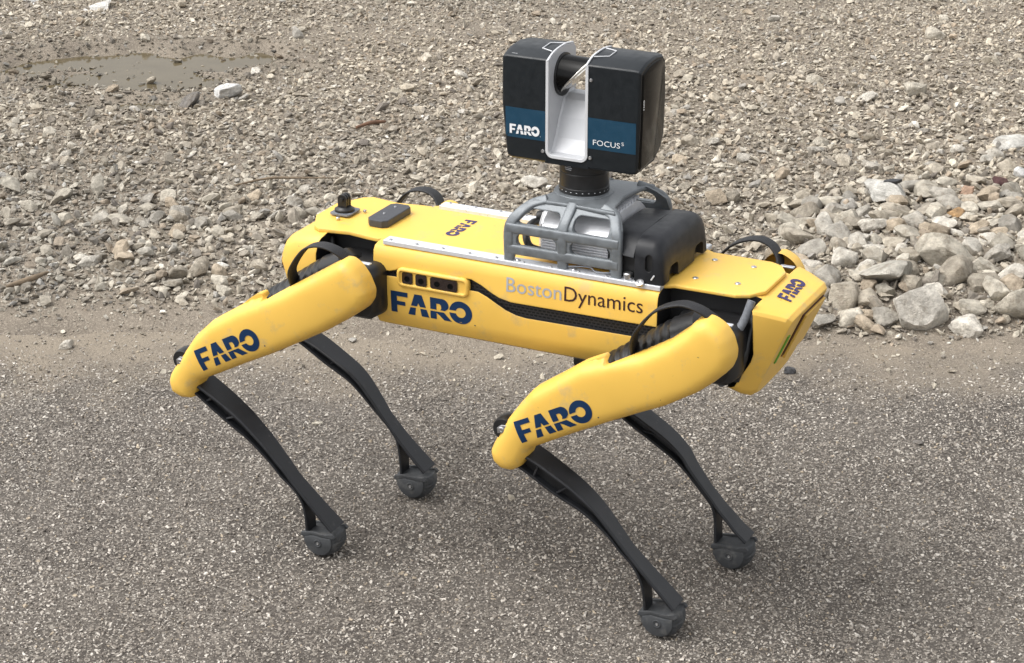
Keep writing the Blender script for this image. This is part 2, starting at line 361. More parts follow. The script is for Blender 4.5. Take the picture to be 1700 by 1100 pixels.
# ------------------------------------------------------------------ noise for the terrain
_T = RNG.random((64, 64))
def vnoise(x, y):
    x = np.asarray(x, float); y = np.asarray(y, float)
    xi = np.floor(x).astype(int); yi = np.floor(y).astype(int); fx = x-xi; fy = y-yi; fx = fx*fx*(3-2*fx); fy = fy*fy*(3-2*fy)
    g = lambda a, b: _T[a % 64, b % 64]
    return (g(xi, yi)*(1-fx)+g(xi+1, yi)*fx)*(1-fy)+(g(xi, yi+1)*(1-fx)+g(xi+1, yi+1)*fx)*fy - 0.5
def fbm(x, y, o=4):
    s = 0; a = 1
    for k in range(o): s = s + a*vnoise(x*2**k+13.7*k, y*2**k+5.1*k); a *= 0.5
    return s
def sstep(a, b, x): t = np.clip((x-a)/(b-a), 0, 1); return t*t*(3-2*t)
def road_edge(S): return 4.33 + 0.02*np.asarray(S)*(-1) + 0.10*fbm(np.asarray(S)*2.2, 3.3, 4)
def puddle(S, D):
    """>0 inside the puddle"""
    a = 0.85 - ((S+1.10)/0.38)**2 - ((D-6.63)/0.20)**2
    b = 0.0 - ((S+1.10)/0.22)**2 - ((D-6.22)/0.08)**2
    return np.maximum(a, b) + 1.3*fbm(S*5, D*5, 4)
def bank(S, D): return sstep(0.42, 0.75, S - 0.35*(D-4.6))*sstep(4.42, 4.62, D)*(1-sstep(5.0, 5.9, D))
WATER_Z = -0.004
def height(S, D):
    e = road_edge(S)
    calm = 1-np.maximum(sstep(0.22, 0.40, np.abs(S)-0.235*D), sstep(7.9, 8.3, D))*sstep(4.5, 4.7, D)      # level ground away from the rubble
    z = -0.012 + 0.020*sstep(-0.02, 0.16, D-e) + (0.010*fbm(S*9, D*9, 4) + 0.020*fbm(S*1.6, D*1.6, 3)*sstep(4.5, 5.2, D))*calm
    z = z + 0.035*bank(S, D) + 0.008*sstep(4.6, 4.9, D)
    w = sstep(-0.9, 0.35, puddle(S, D)); z = z*(1-w) + (WATER_Z-0.0085)*w
    return z
def wpos(S, D): return CAM[0]+UD[0]*S+VD[0]*D, CAM[1]+UD[1]*S+VD[1]*D

# ------------------------------------------------------------------ setting: road, verge, terrain
def sd_quad(name, s0, s1, d0, d1, z, m):
    V = [(*wpos(s, d), z) for s, d in ((s0, d0), (s1, d0), (s1, d1), (s0, d1))]
    o = mesh(name, V, [(0, 1, 2, 3)], m); o["kind"] = "structure"; return o
sd_quad("ground", -900, 900, -900, 1500, -0.06, "gravel_far")
sd_quad("asphalt_road", -60, 60, -8, 4.75, 0.0, "asphalt")
def terrain():
    s = np.concatenate([np.linspace(-40, -3.2, 24)[:-1], np.linspace(-3.2, 3.2, 340), np.linspace(3.2, 40, 24)[1:]])
    d = np.concatenate([np.linspace(4.08, 8.6, 250), np.linspace(8.6, 60, 40)[1:]])
    S, D = np.meshgrid(s, d); X, Y = wpos(S, D); Z = height(S, D)
    ns, nd = len(s), len(d); V = np.stack([X, Y, Z], -1).reshape(-1, 3)
    i = np.arange(ns*nd).reshape(nd, ns); F = np.stack([i[:-1, :-1], i[:-1, 1:], i[1:, 1:], i[1:, :-1]], -1).reshape(-1, 4)
    o = fast_mesh("dirt_verge", V, F, "dirt", 4, True); o["kind"] = "structure"
def fast_mesh(name, V, F, m, k, smooth=False, tone=None):
    me = bpy.data.meshes.new(name); V = np.ascontiguousarray(V, np.float32); F = np.ascontiguousarray(F, np.int32)
    me.vertices.add(len(V)); me.vertices.foreach_set("co", V.ravel())
    me.loops.add(F.size); me.loops.foreach_set("vertex_index", F.ravel())
    me.polygons.add(len(F)); me.polygons.foreach_set("loop_start", np.arange(0, F.size, k, dtype=np.int32))
    if tone is not None:
        a = me.attributes.new("tone", 'FLOAT_COLOR', 'POINT'); a.data.foreach_set("color", np.ascontiguousarray(tone, np.float32).ravel())
    me.materials.append(MAT[m]); me.update(calc_edges=True); me.validate()
    me.polygons.foreach_set("use_smooth", [smooth]*len(me.polygons))
    return link(name, me)
terrain()
def make_water():
    s = np.linspace(-1.80, -0.35, 70); d = np.linspace(5.85, 7.1, 60); V = []; idx = {}; F = []
    for i in range(len(s)-1):
        for j in range(len(d)-1):
            c = ((s[i]+s[i+1])/2, (d[j]+d[j+1])/2)
            if puddle(np.array(c[0]), np.array(c[1])) > -1.5:
                q = []
                for a, b in ((i, j), (i+1, j), (i+1, j+1), (i, j+1)):
                    if (a, b) not in idx: idx[(a, b)] = len(V); V.append((*wpos(s[a], d[b]), WATER_Z))
                    q.append(idx[(a, b)])
                F.append(q)
    o = mesh("puddle_water", V, F, "muddy_water"); o["kind"] = "structure"
make_water()

# ------------------------------------------------------------------ gravel and chippings (uncountable: one object per layer)
def hull_proto(npts, seed, flat=0.7):
    r = np.random.default_rng(seed); bm = bmesh.new()
    for k in range(npts):
        v = r.normal(size=3); v /= np.linalg.norm(v); v *= (0.82+0.18*r.random()); bm.verts.new((v[0]*(0.85+0.3*r.random()), v[1]*0.85, v[2]*flat))
    bmesh.ops.convex_hull(bm, input=bm.verts[:]); bmesh.ops.triangulate(bm, faces=bm.faces[:])
    lone = [v for v in bm.verts if not v.link_faces]; bmesh.ops.delete(bm, geom=lone, context='VERTS')
    bmesh.ops.recalc_face_normals(bm, faces=bm.faces); bm.verts.index_update()
    V = np.array([v.co[:] for v in bm.verts]); F = np.array([[v.index for v in f.verts] for f in bm.faces]); bm.free(); return V, F
PAL = np.array([[.390, .345, .277], [.455, .412, .338], [.310, .275, .226], [.23, .205, .173], [.50, .46, .39], [.325, .268, .205], [.18, .158, .136], [.33, .31, .278], [.64, .61, .55]])
PW = np.array([.27, .20, .20, .09, .08, .08, .02, .05, .01])
def scatter(name, S, D, Z, size, protos, m, pal=PAL, pw=PW, tilt=0.5, zs=0.62, jit=0.10):
    n = len(S); X, Y = wpos(S, D); pid = RNG.integers(0, len(protos), n)
    tone_i = RNG.choice(len(pal), n, p=pw/pw.sum()); tone = pal[tone_i]*(1+jit*RNG.normal(size=(n, 1))); reg = fbm(S*0.75+3, D*0.75, 3); tone = tone*(1+0.28*reg[:, None]*np.array([1.0, 0.9, 0.75])) if m == 'gravel_stone' else tone*(1+0.15*fbm(S*1.5, D*1.5, 4))[:, None]; tone = tone*(1-0.38*sstep(-1.6, -0.4, puddle(S, D)))[:, None] if m == "gravel_stone" else tone; tone = np.clip(tone, 0.02, 0.85)
    yaw = RNG.random(n)*2*np.pi; tx = RNG.normal(size=n)*tilt; ty = RNG.normal(size=n)*tilt
    sx = size*(0.8+0.5*RNG.random(n)); sy = size*(0.7+0.35*RNG.random(n)); sz = size*zs*(0.7+0.5*RNG.random(n))
    Vs = []; Fs = []; Ts = []; off = 0
    for k, (PV, PF) in enumerate(protos):
        q = np.where(pid == k)[0]
        if not len(q): continue
        P = PV[None]*np.stack([sx[q], sy[q], sz[q]], -1)[:, None, :]*0.5
        c, s = np.cos(tx[q])[:, None], np.sin(tx[q])[:, None]; y, z = P[..., 1]*c-P[..., 2]*s, P[..., 1]*s+P[..., 2]*c; x = P[..., 0]
        c, s = np.cos(ty[q])[:, None], np.sin(ty[q])[:, None]; x, z = x*c+z*s, -x*s+z*c
        c, s = np.cos(yaw[q])[:, None], np.sin(yaw[q])[:, None]; x, y = x*c-y*s, x*s+y*c
        V = np.stack([x+X[q][:, None], y+Y[q][:, None], z+Z[q][:, None]], -1)
        nv = PV.shape[0]; Vs.append(V.reshape(-1, 3)); Ts.append(np.repeat(np.c_[tone[q], np.ones(len(q))], nv, axis=0))
        Fs.append((PF[None]+(off+np.arange(len(q))*nv)[:, None, None]).reshape(-1, 3)); off += nv*len(q)
    return fast_mesh(name, np.concatenate(Vs), np.concatenate(Fs), m, 3, False, np.concatenate(Ts))
def jgrid(s0, s1, d0, d1, step):
    s = np.arange(s0, s1, step); d = np.arange(d0, d1, step); S, D = np.meshgrid(s, d); S = S.ravel(); D = D.ravel()
    return S+(RNG.random(S.size)-.5)*step*1.1, D+(RNG.random(S.size)-.5)*step*1.1
def cone(S, D, mg): return np.abs(S) < 0.235*D+mg       # the ground in view plus a margin on either side
PRS = [hull_proto(10, 100+k) for k in range(14)]; PRM = [hull_proto(15, 200+k) for k in range(14)]; PRL = [hull_proto(26, 300+k, 0.75) for k in range(16)]
PCH = [hull_proto(7, 400+k, 0.8) for k in range(12)]

def gravel_mask(S, D, soft=0.12):
    """probability that gravel covers the dirt"""
    e = 4.60 - 0.10*sstep(0.1, 0.8, S) + 0.16*fbm(S*1.7, 9.1, 3)
    g = sstep(-soft, soft*1.6, D-e)
    mud = sstep(0.10, 0.42, fbm(S*0.9+7, D*0.9, 4) - 0.25*sstep(5.8, 6.4, D)*0 )*sstep(5.6, 6.4, D)     # bare patches further off
    track = np.exp(-((D-7.02-0.12*S)/0.16)**2)*sstep(-1.6, -0.2, -np.abs(S+0.4))
    return g*(1-0.40*mud)*(1-0.5*track)*(1-0.45*sstep(-1.5, -0.3, puddle(S, D)))
def gravel():
    S, D = jgrid(-3, 3, 4.40, 8.3, 0.0135)
    ok = cone(S, D, 0.35) & (RNG.random(S.size) < gravel_mask(S, D)); S, D = S[ok], D[ok]
    sz = np.exp(RNG.normal(np.log(0.0125), 0.32, S.size)); Z = height(S, D)+sz*0.12*(0.5+RNG.random(S.size))
    o = scatter("fine_gravel", S, D, Z, sz, PRS, "gravel_stone"); o["kind"] = "stuff"
    o["label"] = "fine grey and tan gravel covering the ground beyond the dirt verge"
    S, D = jgrid(-3, 3, 4.42, 8.3, 0.027)
    dens = gravel_mask(S, D, 0.06)*(0.92-0.55*sstep(5.6, 7.2, D)); ok = cone(S, D, 0.3) & (RNG.random(S.size) < dens); S, D = S[ok], D[ok]
    sz = np.exp(RNG.normal(np.log(0.0215), 0.28, S.size))*(1-0.18*sstep(5.8, 7.2, D)); Z = height(S, D)+sz*(0.12+0.18*RNG.random(S.size))
    o = scatter("coarse_gravel", S, D, Z, sz, PRM, "gravel_stone"); o["kind"] = "stuff"
    o["label"] = "coarse crushed stone gravel lying over the finer gravel"
    S, D = jgrid(-3, 3, 4.5, 8.3, 0.062)
    near = np.exp(-((D-4.95)/0.45)**2); dens = gravel_mask(S, D, 0.05)*(0.10+0.72*near+0.3*bank(S, D)); ok = cone(S, D, 0.3) & (RNG.random(S.size) < dens); S, D = S[ok], D[ok]
    sz = np.exp(RNG.normal(np.log(0.033), 0.24, S.size)); Z = height(S, D)+sz*(0.16+0.20*RNG.random(S.size))
    o = scatter("pebble_gravel", S, D, Z, sz, PRL, "gravel_stone"); o["kind"] = "stuff"
    o["label"] = "broken stones smaller than a fist strewn over the gravel"
    # grit on the dirt verge
    n = 11000; S = RNG.uniform(-2.2, 2.2, n); D = 4.10+0.65*RNG.random(n); ok = (RNG.random(n) < 0.35+0.65*sstep(4.35, 4.62, D)) & cone(S, D, 0.3); S, D = S[ok], D[ok]
    sz = np.exp(RNG.normal(np.log(0.0065), 0.45, S.size)); Z = np.maximum(height(S, D), 0)+sz*0.15
    o = scatter("verge_grit", S, D, Z, sz, PRS, "gravel_stone"); o["kind"] = "stuff"; o["label"] = "loose grit scattered on the dirt verge beside the road"
gravel()
def chippings():
    step = 0.0056; S, D = jgrid(-1.75, 1.75, 2.75, 4.55, step)
    dirt = sstep(-0.16, 0.03, D-road_edge(S) + 0.10*fbm(S*6, D*6, 3))
    worn = 0.5+0.9*fbm(S*2.5, D*2.5, 4)
    dens = 0.94-0.34*np.clip(worn, 0, 1); ok = cone(S, D, 0.22) & (RNG.random(S.size) < dens*(1-0.8*dirt)); S, D = S[ok], D[ok]
    sz = np.clip(np.exp(RNG.normal(np.log(0.0059), 0.33, S.size)), 0.003, 0.014)
    global CHIP_PAL, CHIP_PW
    pal = np.array([[.50, .462, .412], [.39, .355, .312], [.28, .248, .215], [.145, .128, .112], [.62, .58, .525], [.41, .345, .265]]); pw = np.array([.26, .30, .25, .11, .035, .045]); CHIP_PAL, CHIP_PW = pal, pw
    o = scatter("asphalt_chippings", S, D, sz*0.08*RNG.normal(size=S.size)+sz*0.04, sz, PCH, "chip_stone", pal, pw, tilt=0.45, zs=0.75); o["kind"] = "stuff"
    o["label"] = "light and dark stone chippings bound in the asphalt surface"
chippings()

# the same gravel and chippings carried on around the surveyed ground: one patch of each, repeated by geometry nodes
def patch_tiles(patch, name, centres, z, label):
    P = np.array([(*wpos(a, b), z) for a, b in centres]); me = bpy.data.meshes.new(name); me.from_pydata(P.tolist(), [], []); o = link(name, me)
    ng = bpy.data.node_groups.new(name, 'GeometryNodeTree')
    ng.interface.new_socket("Geometry", in_out='INPUT', socket_type='NodeSocketGeometry'); ng.interface.new_socket("Geometry", in_out='OUTPUT', socket_type='NodeSocketGeometry')
    N = ng.nodes; L = ng.links; gi = N.new("NodeGroupInput"); go = N.new("NodeGroupOutput"); oi = N.new("GeometryNodeObjectInfo"); oi.transform_space = 'ORIGINAL'
    oi.inputs["Object"].default_value = patch; oi.inputs["As Instance"].default_value = True
    rv = N.new("FunctionNodeRandomValue"); rv.data_type = 'INT'; rv.inputs[4].default_value = 0; rv.inputs[5].default_value = 3
    mu = N.new("ShaderNodeMath"); mu.operation = 'MULTIPLY'; mu.inputs[1].default_value = math.pi/2; L.new(rv.outputs[2], mu.inputs[0])
    cx = N.new("ShaderNodeCombineXYZ"); L.new(mu.outputs[0], cx.inputs[2])
    ip = N.new("GeometryNodeInstanceOnPoints"); L.new(gi.outputs[0], ip.inputs["Points"]); L.new(oi.outputs["Geometry"], ip.inputs["Instance"]); L.new(cx.outputs[0], ip.inputs["Rotation"]); L.new(ip.outputs[0], go.inputs[0])
    md = o.modifiers.new("tiles", 'NODES'); md.node_group = ng; o["kind"] = "stuff"; o["label"] = label; return o
def place_patch(o, S, D, z):
    x0, y0 = wpos(0, 0); n = len(o.data.vertices); co = np.empty(n*3, np.float32); o.data.vertices.foreach_get("co", co); co = co.reshape(-1, 3)-np.array([x0, y0, 0], np.float32)
    o.data.vertices.foreach_set("co", co.ravel()); o.data.update(); x, y = wpos(S, D); o.location = (x, y, z); o["kind"] = "stuff"
T = 0.4
def surround():
    out = lambda a, b, m: abs(a) > 0.235*b+m
    S1, D1 = jgrid(-T/2, T/2, -T/2, T/2, 0.0135); z1 = np.exp(RNG.normal(np.log(0.0125), 0.32, S1.size)); S2, D2 = jgrid(-T/2, T/2, -T/2, T/2, 0.030); z2 = np.exp(RNG.normal(np.log(0.0215), 0.28, S2.size))
    a = scatter("gravel_patch", np.r_[S1, S2], np.r_[D1, D2], np.r_[z1*.12, z2*.2], np.r_[z1, z2], PRS, "gravel_stone"); a["label"] = "square patch of the same tan gravel beyond the picture edge"
    C = [(s_, d_) for d_ in np.arange(4.85, 12.6, T) for s_ in np.arange(-6.2, 6.21, T) if out(s_, d_, .33) or d_ > 8.45]
    place_patch(a, -6.6, 4.85, .014); patch_tiles(a, "gravel_field", C, .014, "tan gravel spreading beyond the ground in view")
    S3, D3 = jgrid(-T/2, T/2, -T/2, T/2, 0.0057); z3 = np.clip(np.exp(RNG.normal(np.log(0.0059), 0.33, S3.size)), .003, .014)
    keep = RNG.random(S3.size) < .80; S3, D3, z3 = S3[keep], D3[keep], z3[keep]
    b = scatter("chippings_patch", S3, D3, z3*0.04, z3, PCH, "chip_stone", CHIP_PAL, CHIP_PW, tilt=0.45, zs=0.75); b["label"] = "square patch of asphalt chippings beyond the picture edge"
    C = [(s_, d_) for d_ in np.arange(4.05, -1.0, -T) for s_ in np.arange(-6.2, 6.21, T) if out(s_, d_, .24) or d_ < 2.6]
    place_patch(b, -6.6, 4.05, 0); patch_tiles(b, "chippings_field", C, 0, "stone chippings in the road beyond the part in view")
surround()

# ------------------------------------------------------------------ rocks one can pick out (each a thing)
def rock_proto(k, sub=4, cuts=15, lump=0.17):
    r = np.random.default_rng(900+k); bm = bmesh.new(); bmesh.ops.create_icosphere(bm, subdivisions=sub, radius=1.0)
    V = np.array([v.co[:] for v in bm.verts])
    for c in range(cuts):
        n = r.normal(size=3); n /= np.linalg.norm(n); d = 0.50+0.30*r.random(); h = V@n-d; V = V-np.outer(np.clip(h, 0, None)*0.97, n)
    f = lump*fbm(V[:, 0]*1.6+k*3, V[:, 1]*1.6+V[:, 2]*1.1, 3)+0.55*lump*fbm(V[:, 2]*5+k, V[:, 0]*5-V[:, 1]*4, 4); V = V*(1+f[:, None])
    V *= np.array([1.0, 0.72+0.2*r.random(), 0.50+0.22*r.random()])
    V /= (V[:, 0].max()-V[:, 0].min())
    for v, c in zip(bm.verts, V): v.co = c
    me = bpy.data.meshes.new("rock"); bm.to_mesh(me); bm.free(); me.materials.append(MAT["rock"])
    me.polygons.foreach_set("use_smooth", [True]*len(me.polygons)); me.set_sharp_from_angle(angle=math.radians(38)); me.update()
    return me
ROCKS = [rock_proto(k, 3 if k % 2 else 4) for k in range(22)]
RR = random.Random(5)
def rock(name, S, D, size, col, label, cat="rock", group=None, proto=None, yaw=None, sink=0.28, tilt=0.25, flat=1.0, zadd=0.0):
    me = ROCKS[RR.randrange(len(ROCKS)) if proto is None else proto]
    o = bpy.data.objects.new(name, me); COL.objects.link(o); x, y = wpos(S, D)
    zmin = min(v.co.z for v in me.vertices) if False else -0.30
    o.scale = (size, size, size*flat)
    o.rotation_euler = (RR.gauss(0, tilt), RR.gauss(0, tilt), RR.uniform(0, 6.28) if yaw is None else yaw)
    o.location = (x, y, max(0.0, float(height(np.array(S), np.array(D))))+size*flat*(0.30-sink*0.6)+zadd)
    o.color = (*col, 1); o["label"] = label; o["category"] = cat
    if group: o["group"] = group
    return o
LIGHT = (.53, .485, .405); PALE = (.61, .57, .50); MID = (.45, .40, .325); GREY = (.42, .39, .34); TAN = (.45, .375, .285); DARK = (.20, .185, .17); WHITE = (.80, .79, .77)
taken = []
def special(S, D, size, col, label, **k):
    taken.append((S, D, size*0.5)); return rock(k.pop("name", "rock"), S, D, size, col, label, **k)
special(-0.825, 6.24, 0.095, WHITE, "white rock lying just below the muddy puddle", yaw=0.3, proto=2)
special(-0.93, 6.17, 0.085, DARK, "dark wet stone left of the white rock by the puddle", yaw=0.4, proto=5, flat=0.5)
SLAB = special(0.929, 5.26, 0.125, (.66, .64, .59), "flat pale slab stone carrying a thin black shard", yaw=2.4, proto=4, flat=0.75, tilt=0.05, zadd=.012)
special(1.344, 5.78, 0.10, (.62, .60, .55), "white flat stone at the right edge of the gravel", yaw=0.5, proto=8, flat=0.5)
special(1.171, 6.25, 0.078, LIGHT, "lone upright pale stone far right on the gravel", proto=6, yaw=1.0, flat=1.25)
special(0.894, 6.41, 0.052, LIGHT, "small round pale stone right of the scanner", proto=10)
special(1.018, 6.21, 0.068, PALE, "low pale stone between the round stone and the upright stone", proto=12, flat=0.7)
special(1.339, 6.92, 0.070, LIGHT, "distant pale stone near the top right corner", proto=14)
special(-1.39, 7.35, 0.10, (.68, .66, .62), "long white stone at the top left of the gravel", proto=16, yaw=0.6, flat=0.35)
special(-1.63, 7.45, 0.09, WHITE, "white stone in the top left corner", proto=18, flat=0.5)
special(-0.816, 5.20, 0.062, GREY, "smooth grey stone left of the robot's tail", proto=3)
special(0.054, 5.42, 0.060, PALE, "rounded pale stone beside the grey cage of the robot", proto=7)
special(0.881, 4.50, 0.115, (.68, .64, .57), "large pale triangular rock at the front of the rubble", proto=1, yaw=2.2, flat=1.15, sink=0.2)
special(1.00, 4.76, 0.145, LIGHT, "biggest rounded rock in the rubble heap right of the head", proto=0, yaw=0.9, sink=0.2)
special(0.84, 4.66, 0.130, (.50, .47, .41), "long grey rock behind the triangular rock", proto=9, yaw=0.5, flat=0.85, sink=0.2)
special(0.73, 4.56, 0.095, MID, "tan-stained rock left of the triangular rock", proto=11, sink=0.2)
special(0.741, 5.02, 0.080, PALE, "cracked pale rock just right of the far handle", proto=13, sink=0.2)
special(1.10, 4.52, 0.095, LIGHT, "pale rock at the right front of the rubble heap", proto=15, sink=0.2)
special(1.08, 5.11, 0.045, (.52, .33, .17), "orange-tinted round stone among the grey rubble", proto=17)
special(1.239, 5.40, 0.060, (.13, .07, .07), "dark maroon stone at the right edge", proto=19)
special(1.13, 5.28, 0.050, (.48, .33, .24), "reddish tan stone above the rubble heap", proto=20)
special(-0.717, 4.78, 0.075, MID, "large rounded stone near the left front knee of the gravel edge".replace("left front knee of the gravel edge", "gravel edge left of the rear leg"), proto=21)
special(1.31, 5.46, 0.045, WHITE, "small white upright stone near the maroon stone", proto=6, flat=1.3)
special(-0.948, 4.385, 0.030, PALE, "small pale pebble on the verge at left", proto=8, cat="pebble")
special(0.573, 4.245, 0.028, (.12, .12, .125), "small dark pebble on the asphalt under the robot's face", proto=10, cat="pebble")
special(-0.381, 3.99, 0.024, LIGHT, "pale pebble on the asphalt between the rear legs", proto=12, cat="pebble", flat=0.6)
special(0.783, 3.90, 0.022, DARK, "brown crumb of stone on the open asphalt at right", proto=14, cat="pebble", flat=0.6)
special(0.0, 3.66, 0.022, MID, "tan pebble on the asphalt beside the near front shin", proto=3, cat="pebble", flat=0.6)
SEEN = {}
def fill(n, region, sizes, kinds, where, group, tries=6000, cols=(("pale", LIGHT), ("tan", MID), ("grey", GREY), ("buff", TAN), ("whitish", PALE), ("pale", LIGHT), ("tan", MID)), sink=0.22, pack=0.80):
    c = 0
    for t in range(tries):
        if c >= n: break
        S, D = region(RR); f = 1-t/tries; size = RR.triangular(sizes[0], sizes[1], sizes[0]+(sizes[1]-sizes[0])*(0.10+0.55*f))
        if any((S-a)**2+((D-b)*1.15)**2 < (pack*(size*0.5+r))**2 for a, b, r in taken): continue
        taken.append((S, D, size*0.5)); cn, col = RR.choice(cols); j = RR.uniform(0.72, 1.25); flat = RR.uniform(0.75, 1.1)
        q = (size-sizes[0])/(sizes[1]-sizes[0]); big = kinds[0] if q > .55 else kinds[1] if q > .25 else kinds[2]
        rock("rock", S, D, size, tuple(min(.8, v*j) for v in col), f"{big} {cn} {'flattish' if flat < .86 else 'blocky'} rock {where(S, D)}", group=group, sink=sink, flat=flat)["across"] = S; c += 1
def reg_bank(r):
    D = 4.46+0.86*r.random()**1.15; S = r.uniform(0.55+0.22*(D-4.6), 1.50); return S, D
def w_bank(S, D):
    a = "at front" if D < 4.66 else "in middle" if D < 4.92 else "at back"; b = "near the robot's face" if S < .80 else "below the pale slab" if S < 1.1 else "by right picture edge"
    return f"{a} of rubble heap {b}"
fill(190, reg_bank, (0.028, 0.090), ("big", "medium", "small"), w_bank, "rubble heap rocks", 16000, sink=0.22, pack=0.66)
def reg_up(r): return r.uniform(0.20, 1.55), r.uniform(4.85, 5.85)
def w_up(S, D): return ("behind the payload box" if S < .5 else "beyond the front handle" if S < .85 else "around the pale slab" if S < 1.2 else "above the rubble heap") + (" low on slope" if D < 5.3 else " high on slope")
fill(48, reg_up, (0.030, 0.062), ("larger", "middling", "little"), w_up, "stones on the gravel slope", pack=0.75)
def reg_left(r): return r.uniform(-1.32, -0.25), 4.68+0.75*r.random()**1.3
def w_left(S, D): return ("at the left picture edge" if S < -1.0 else "above the rear knee" if S < -.65 else "close to the robot's tail") + (" where gravel meets dirt" if D < 4.85 else " amid the gravel")
fill(46, reg_left, (0.032, 0.062), ("larger", "middling", "little"), w_left, "stones beside the tail", pack=0.75)
def reg_far(r): return r.uniform(-1.5, 1.5), r.uniform(5.6, 7.4)
def w_far(S, D): return ("around the puddle" if S < -.6 else "left of the scanner" if S < .05 else "right of the scanner" if S < .8 else "toward the upper right") + (" on the far gravel" if D > 6.5 else " on the nearer gravel")
fill(16, reg_far, (0.032, 0.052), ("larger", "middling", "little"), w_far, "stones on the distant flat", sink=0.3)

def tell_apart():
    by = {}
    for o in bpy.data.objects:
        if "across" in o.keys(): by.setdefault(o["label"], []).append(o)
    for lab, os_ in by.items():
        os_.sort(key=lambda o: o["across"]); n = len(os_)
        for k, o in enumerate(os_):
            if n == 2: o["label"] = lab + (", left one", ", right one")[k]
            elif n > 2: o["label"] = lab + (", leftmost" if k == 0 else ", rightmost" if k == n-1 else f", {('second', 'third', 'fourth', 'fifth', 'sixth', 'seventh')[k-1]} from left")
            del o["across"]
tell_apart()
def stick(name, pts, r, m, label, cat):
    P = [(*wpos(s, d), z) for s, d, z in pts]; o = tube(name, P, r, m, None, 7, 4); o["label"] = label; o["category"] = cat; return o
h0 = lambda s, d: float(height(np.array(s), np.array(d)))
stick("dead_branch", [(-1.138, 4.69, h0(-1.138, 4.69)+.012), (-1.10, 4.72, .026), (-1.058, 4.765, .030)], [.004, .0075, .007, .003], "wood", "weathered grey branch stub on the dirt at left", "branch")
stick("dry_twig", [(-0.70, 5.35, .045), (-0.62, 5.385, .052), (-0.55, 5.395, .050), (-0.44, 5.41, .045)], [.002, .0035, .003, .0015], "wood", "thin dry twig across the gravel behind the tail", "twig")
stick("wood_scrap", [(-0.43, 5.905, .03), (-0.39, 5.93, .036), (-0.352, 5.955, .032)], [.004, .006, .004], "wood_brown", "brown scrap of wood on the gravel above the robot's back", "wood scrap")
sh = prism("slate_shard", [(-.022, -.006), (.010, -.010), (.026, .004), (.004, .012), (-.018, .006)], 'z', 0, .008, "black_satin", None, bev=.001)
x, y = wpos(.940, 5.255); mw = Matrix.LocRotScale(SLAB.location, SLAB.rotation_euler, SLAB.scale)
hit = BVHTree.FromPolygons([mw @ v.co for v in SLAB.data.vertices], [tuple(p.vertices) for p in SLAB.data.polygons]).ray_cast(Vector((x, y, 1)), Vector((0, 0, -1)))[0]
sh.location = (x, y, (hit.z if hit else .05)-.001); sh.rotation_euler = (.05, -.06, .45)
sh["label"] = "thin black shard lying on the flat pale slab stone"; sh["category"] = "shard"

# ------------------------------------------------------------------ the robot
ROB = thing("quadruped_robot", "yellow four-legged robot with black legs standing on the asphalt", "robot", (0.05, 0, 0))
def ring_at(x, zt, zb, w, top_r=0.014, tuck=0.030, dx=0.0):
    """cross-section of the trunk: flat top, rounded shoulder, flat side, tucked-in belly"""
    h = [(0, zt), (w*0.70, zt), (w-top_r-0.006, zt-0.0005), (w-top_r*0.45, zt-top_r*0.28), (w-top_r*0.12, zt-top_r*0.75), (w, zt-top_r*1.6),
         (w+0.001, (zt+zb)/2+0.01), (w-0.001, zb+tuck*1.35), (w-0.006, zb+tuck*0.85), (w-0.016, zb+tuck*0.35), (w-0.032, zb+0.002), (w*0.4, zb)]
    r = [(x, y, z) for y, z in h] + [(x, -y, z) for y, z in h[:0:-1]]
    return r
ZT, ZB, HW = 0.580, 0.4295, 0.117
def trunk(name, m):
    return loft(name, [ring_at(x, ZT, ZB, HW) for x in np.linspace(-0.186, 0.316, 9)], [m, "black"], ROB, True, cap_mi=1, sharp=50)
UPPER = [(-.20, .538), (-.156, .538), (-.146, .541), (-.134, .547), (-.006, .548), (.012, .541), (.030, .531), (.044, .525), (.065, .521), (.33, .523), (.33, .62), (-.20, .62)]
LOWER = [(-.20, .528), (-.140, .530), (-.014, .529), (.006, .529), (.022, .523), (.055, .506), (.074, .500), (.092, .498), (.33, .501), (.33, .40), (-.20, .40)]
up = trunk("upper_body_panel", "yellow"); boolean(up, prism("c", UPPER, 'y', -.3, .3, "black", None), 'INTERSECT'); smooth_sharp(up, 28)
lo = trunk("lower_body_panel", "yellow"); boolean(lo, prism("c", LOWER, 'y', -.3, .3, "black", None), 'INTERSECT'); smooth_sharp(lo, 28)
loft("body_core", [ring_at(x, ZT-.012, ZB+.010, HW-.008) for x in (-0.180, 0.310)], "grille", ROB, False)
box("hip_core", (-.318, -.060, .452), (.478, .060, .568), "black", ROB, .006)
# tail and head covers: closed shells with the hip bays cut away
TS = [(-.180, .5765, .4375, .1165), (-.240, .5765, .4375, .1165), (-.300, .575, .440, .116), (-.338, .570, .446, .1135), (-.362, .558, .456, .108), (-.375, .540, .474, .097), (-.379, .522, .492, .080)]
tail = loft("tail_cover", [ring_at(x, a, b, w, 0.020, 0.030) for x, a, b, w in TS], ["yellow", "black"], ROB, True, sharp=70)
BAYR = [(-.170, .38), (-.170, .64), (-.250, .64), (-.268, .600), (-.283, .585), (-.292, .566), (-.296, .545), (-.296, .38)]
for s in (-1, 1): boolean(tail, prism("c", BAYR, 'y', s*.061, s*.3, "black", None))
smooth_sharp(tail, 40)
def head_ring(x, zt, zb, w, lean):
    r = ring_at(x, zt, zb, w, 0.010, 0.016); out = []
    for (xx, y, z) in r:
        f = (zt-z)/(zt-zb); out.append((xx-lean*f, y*(1-0.04*f), z))
    return out
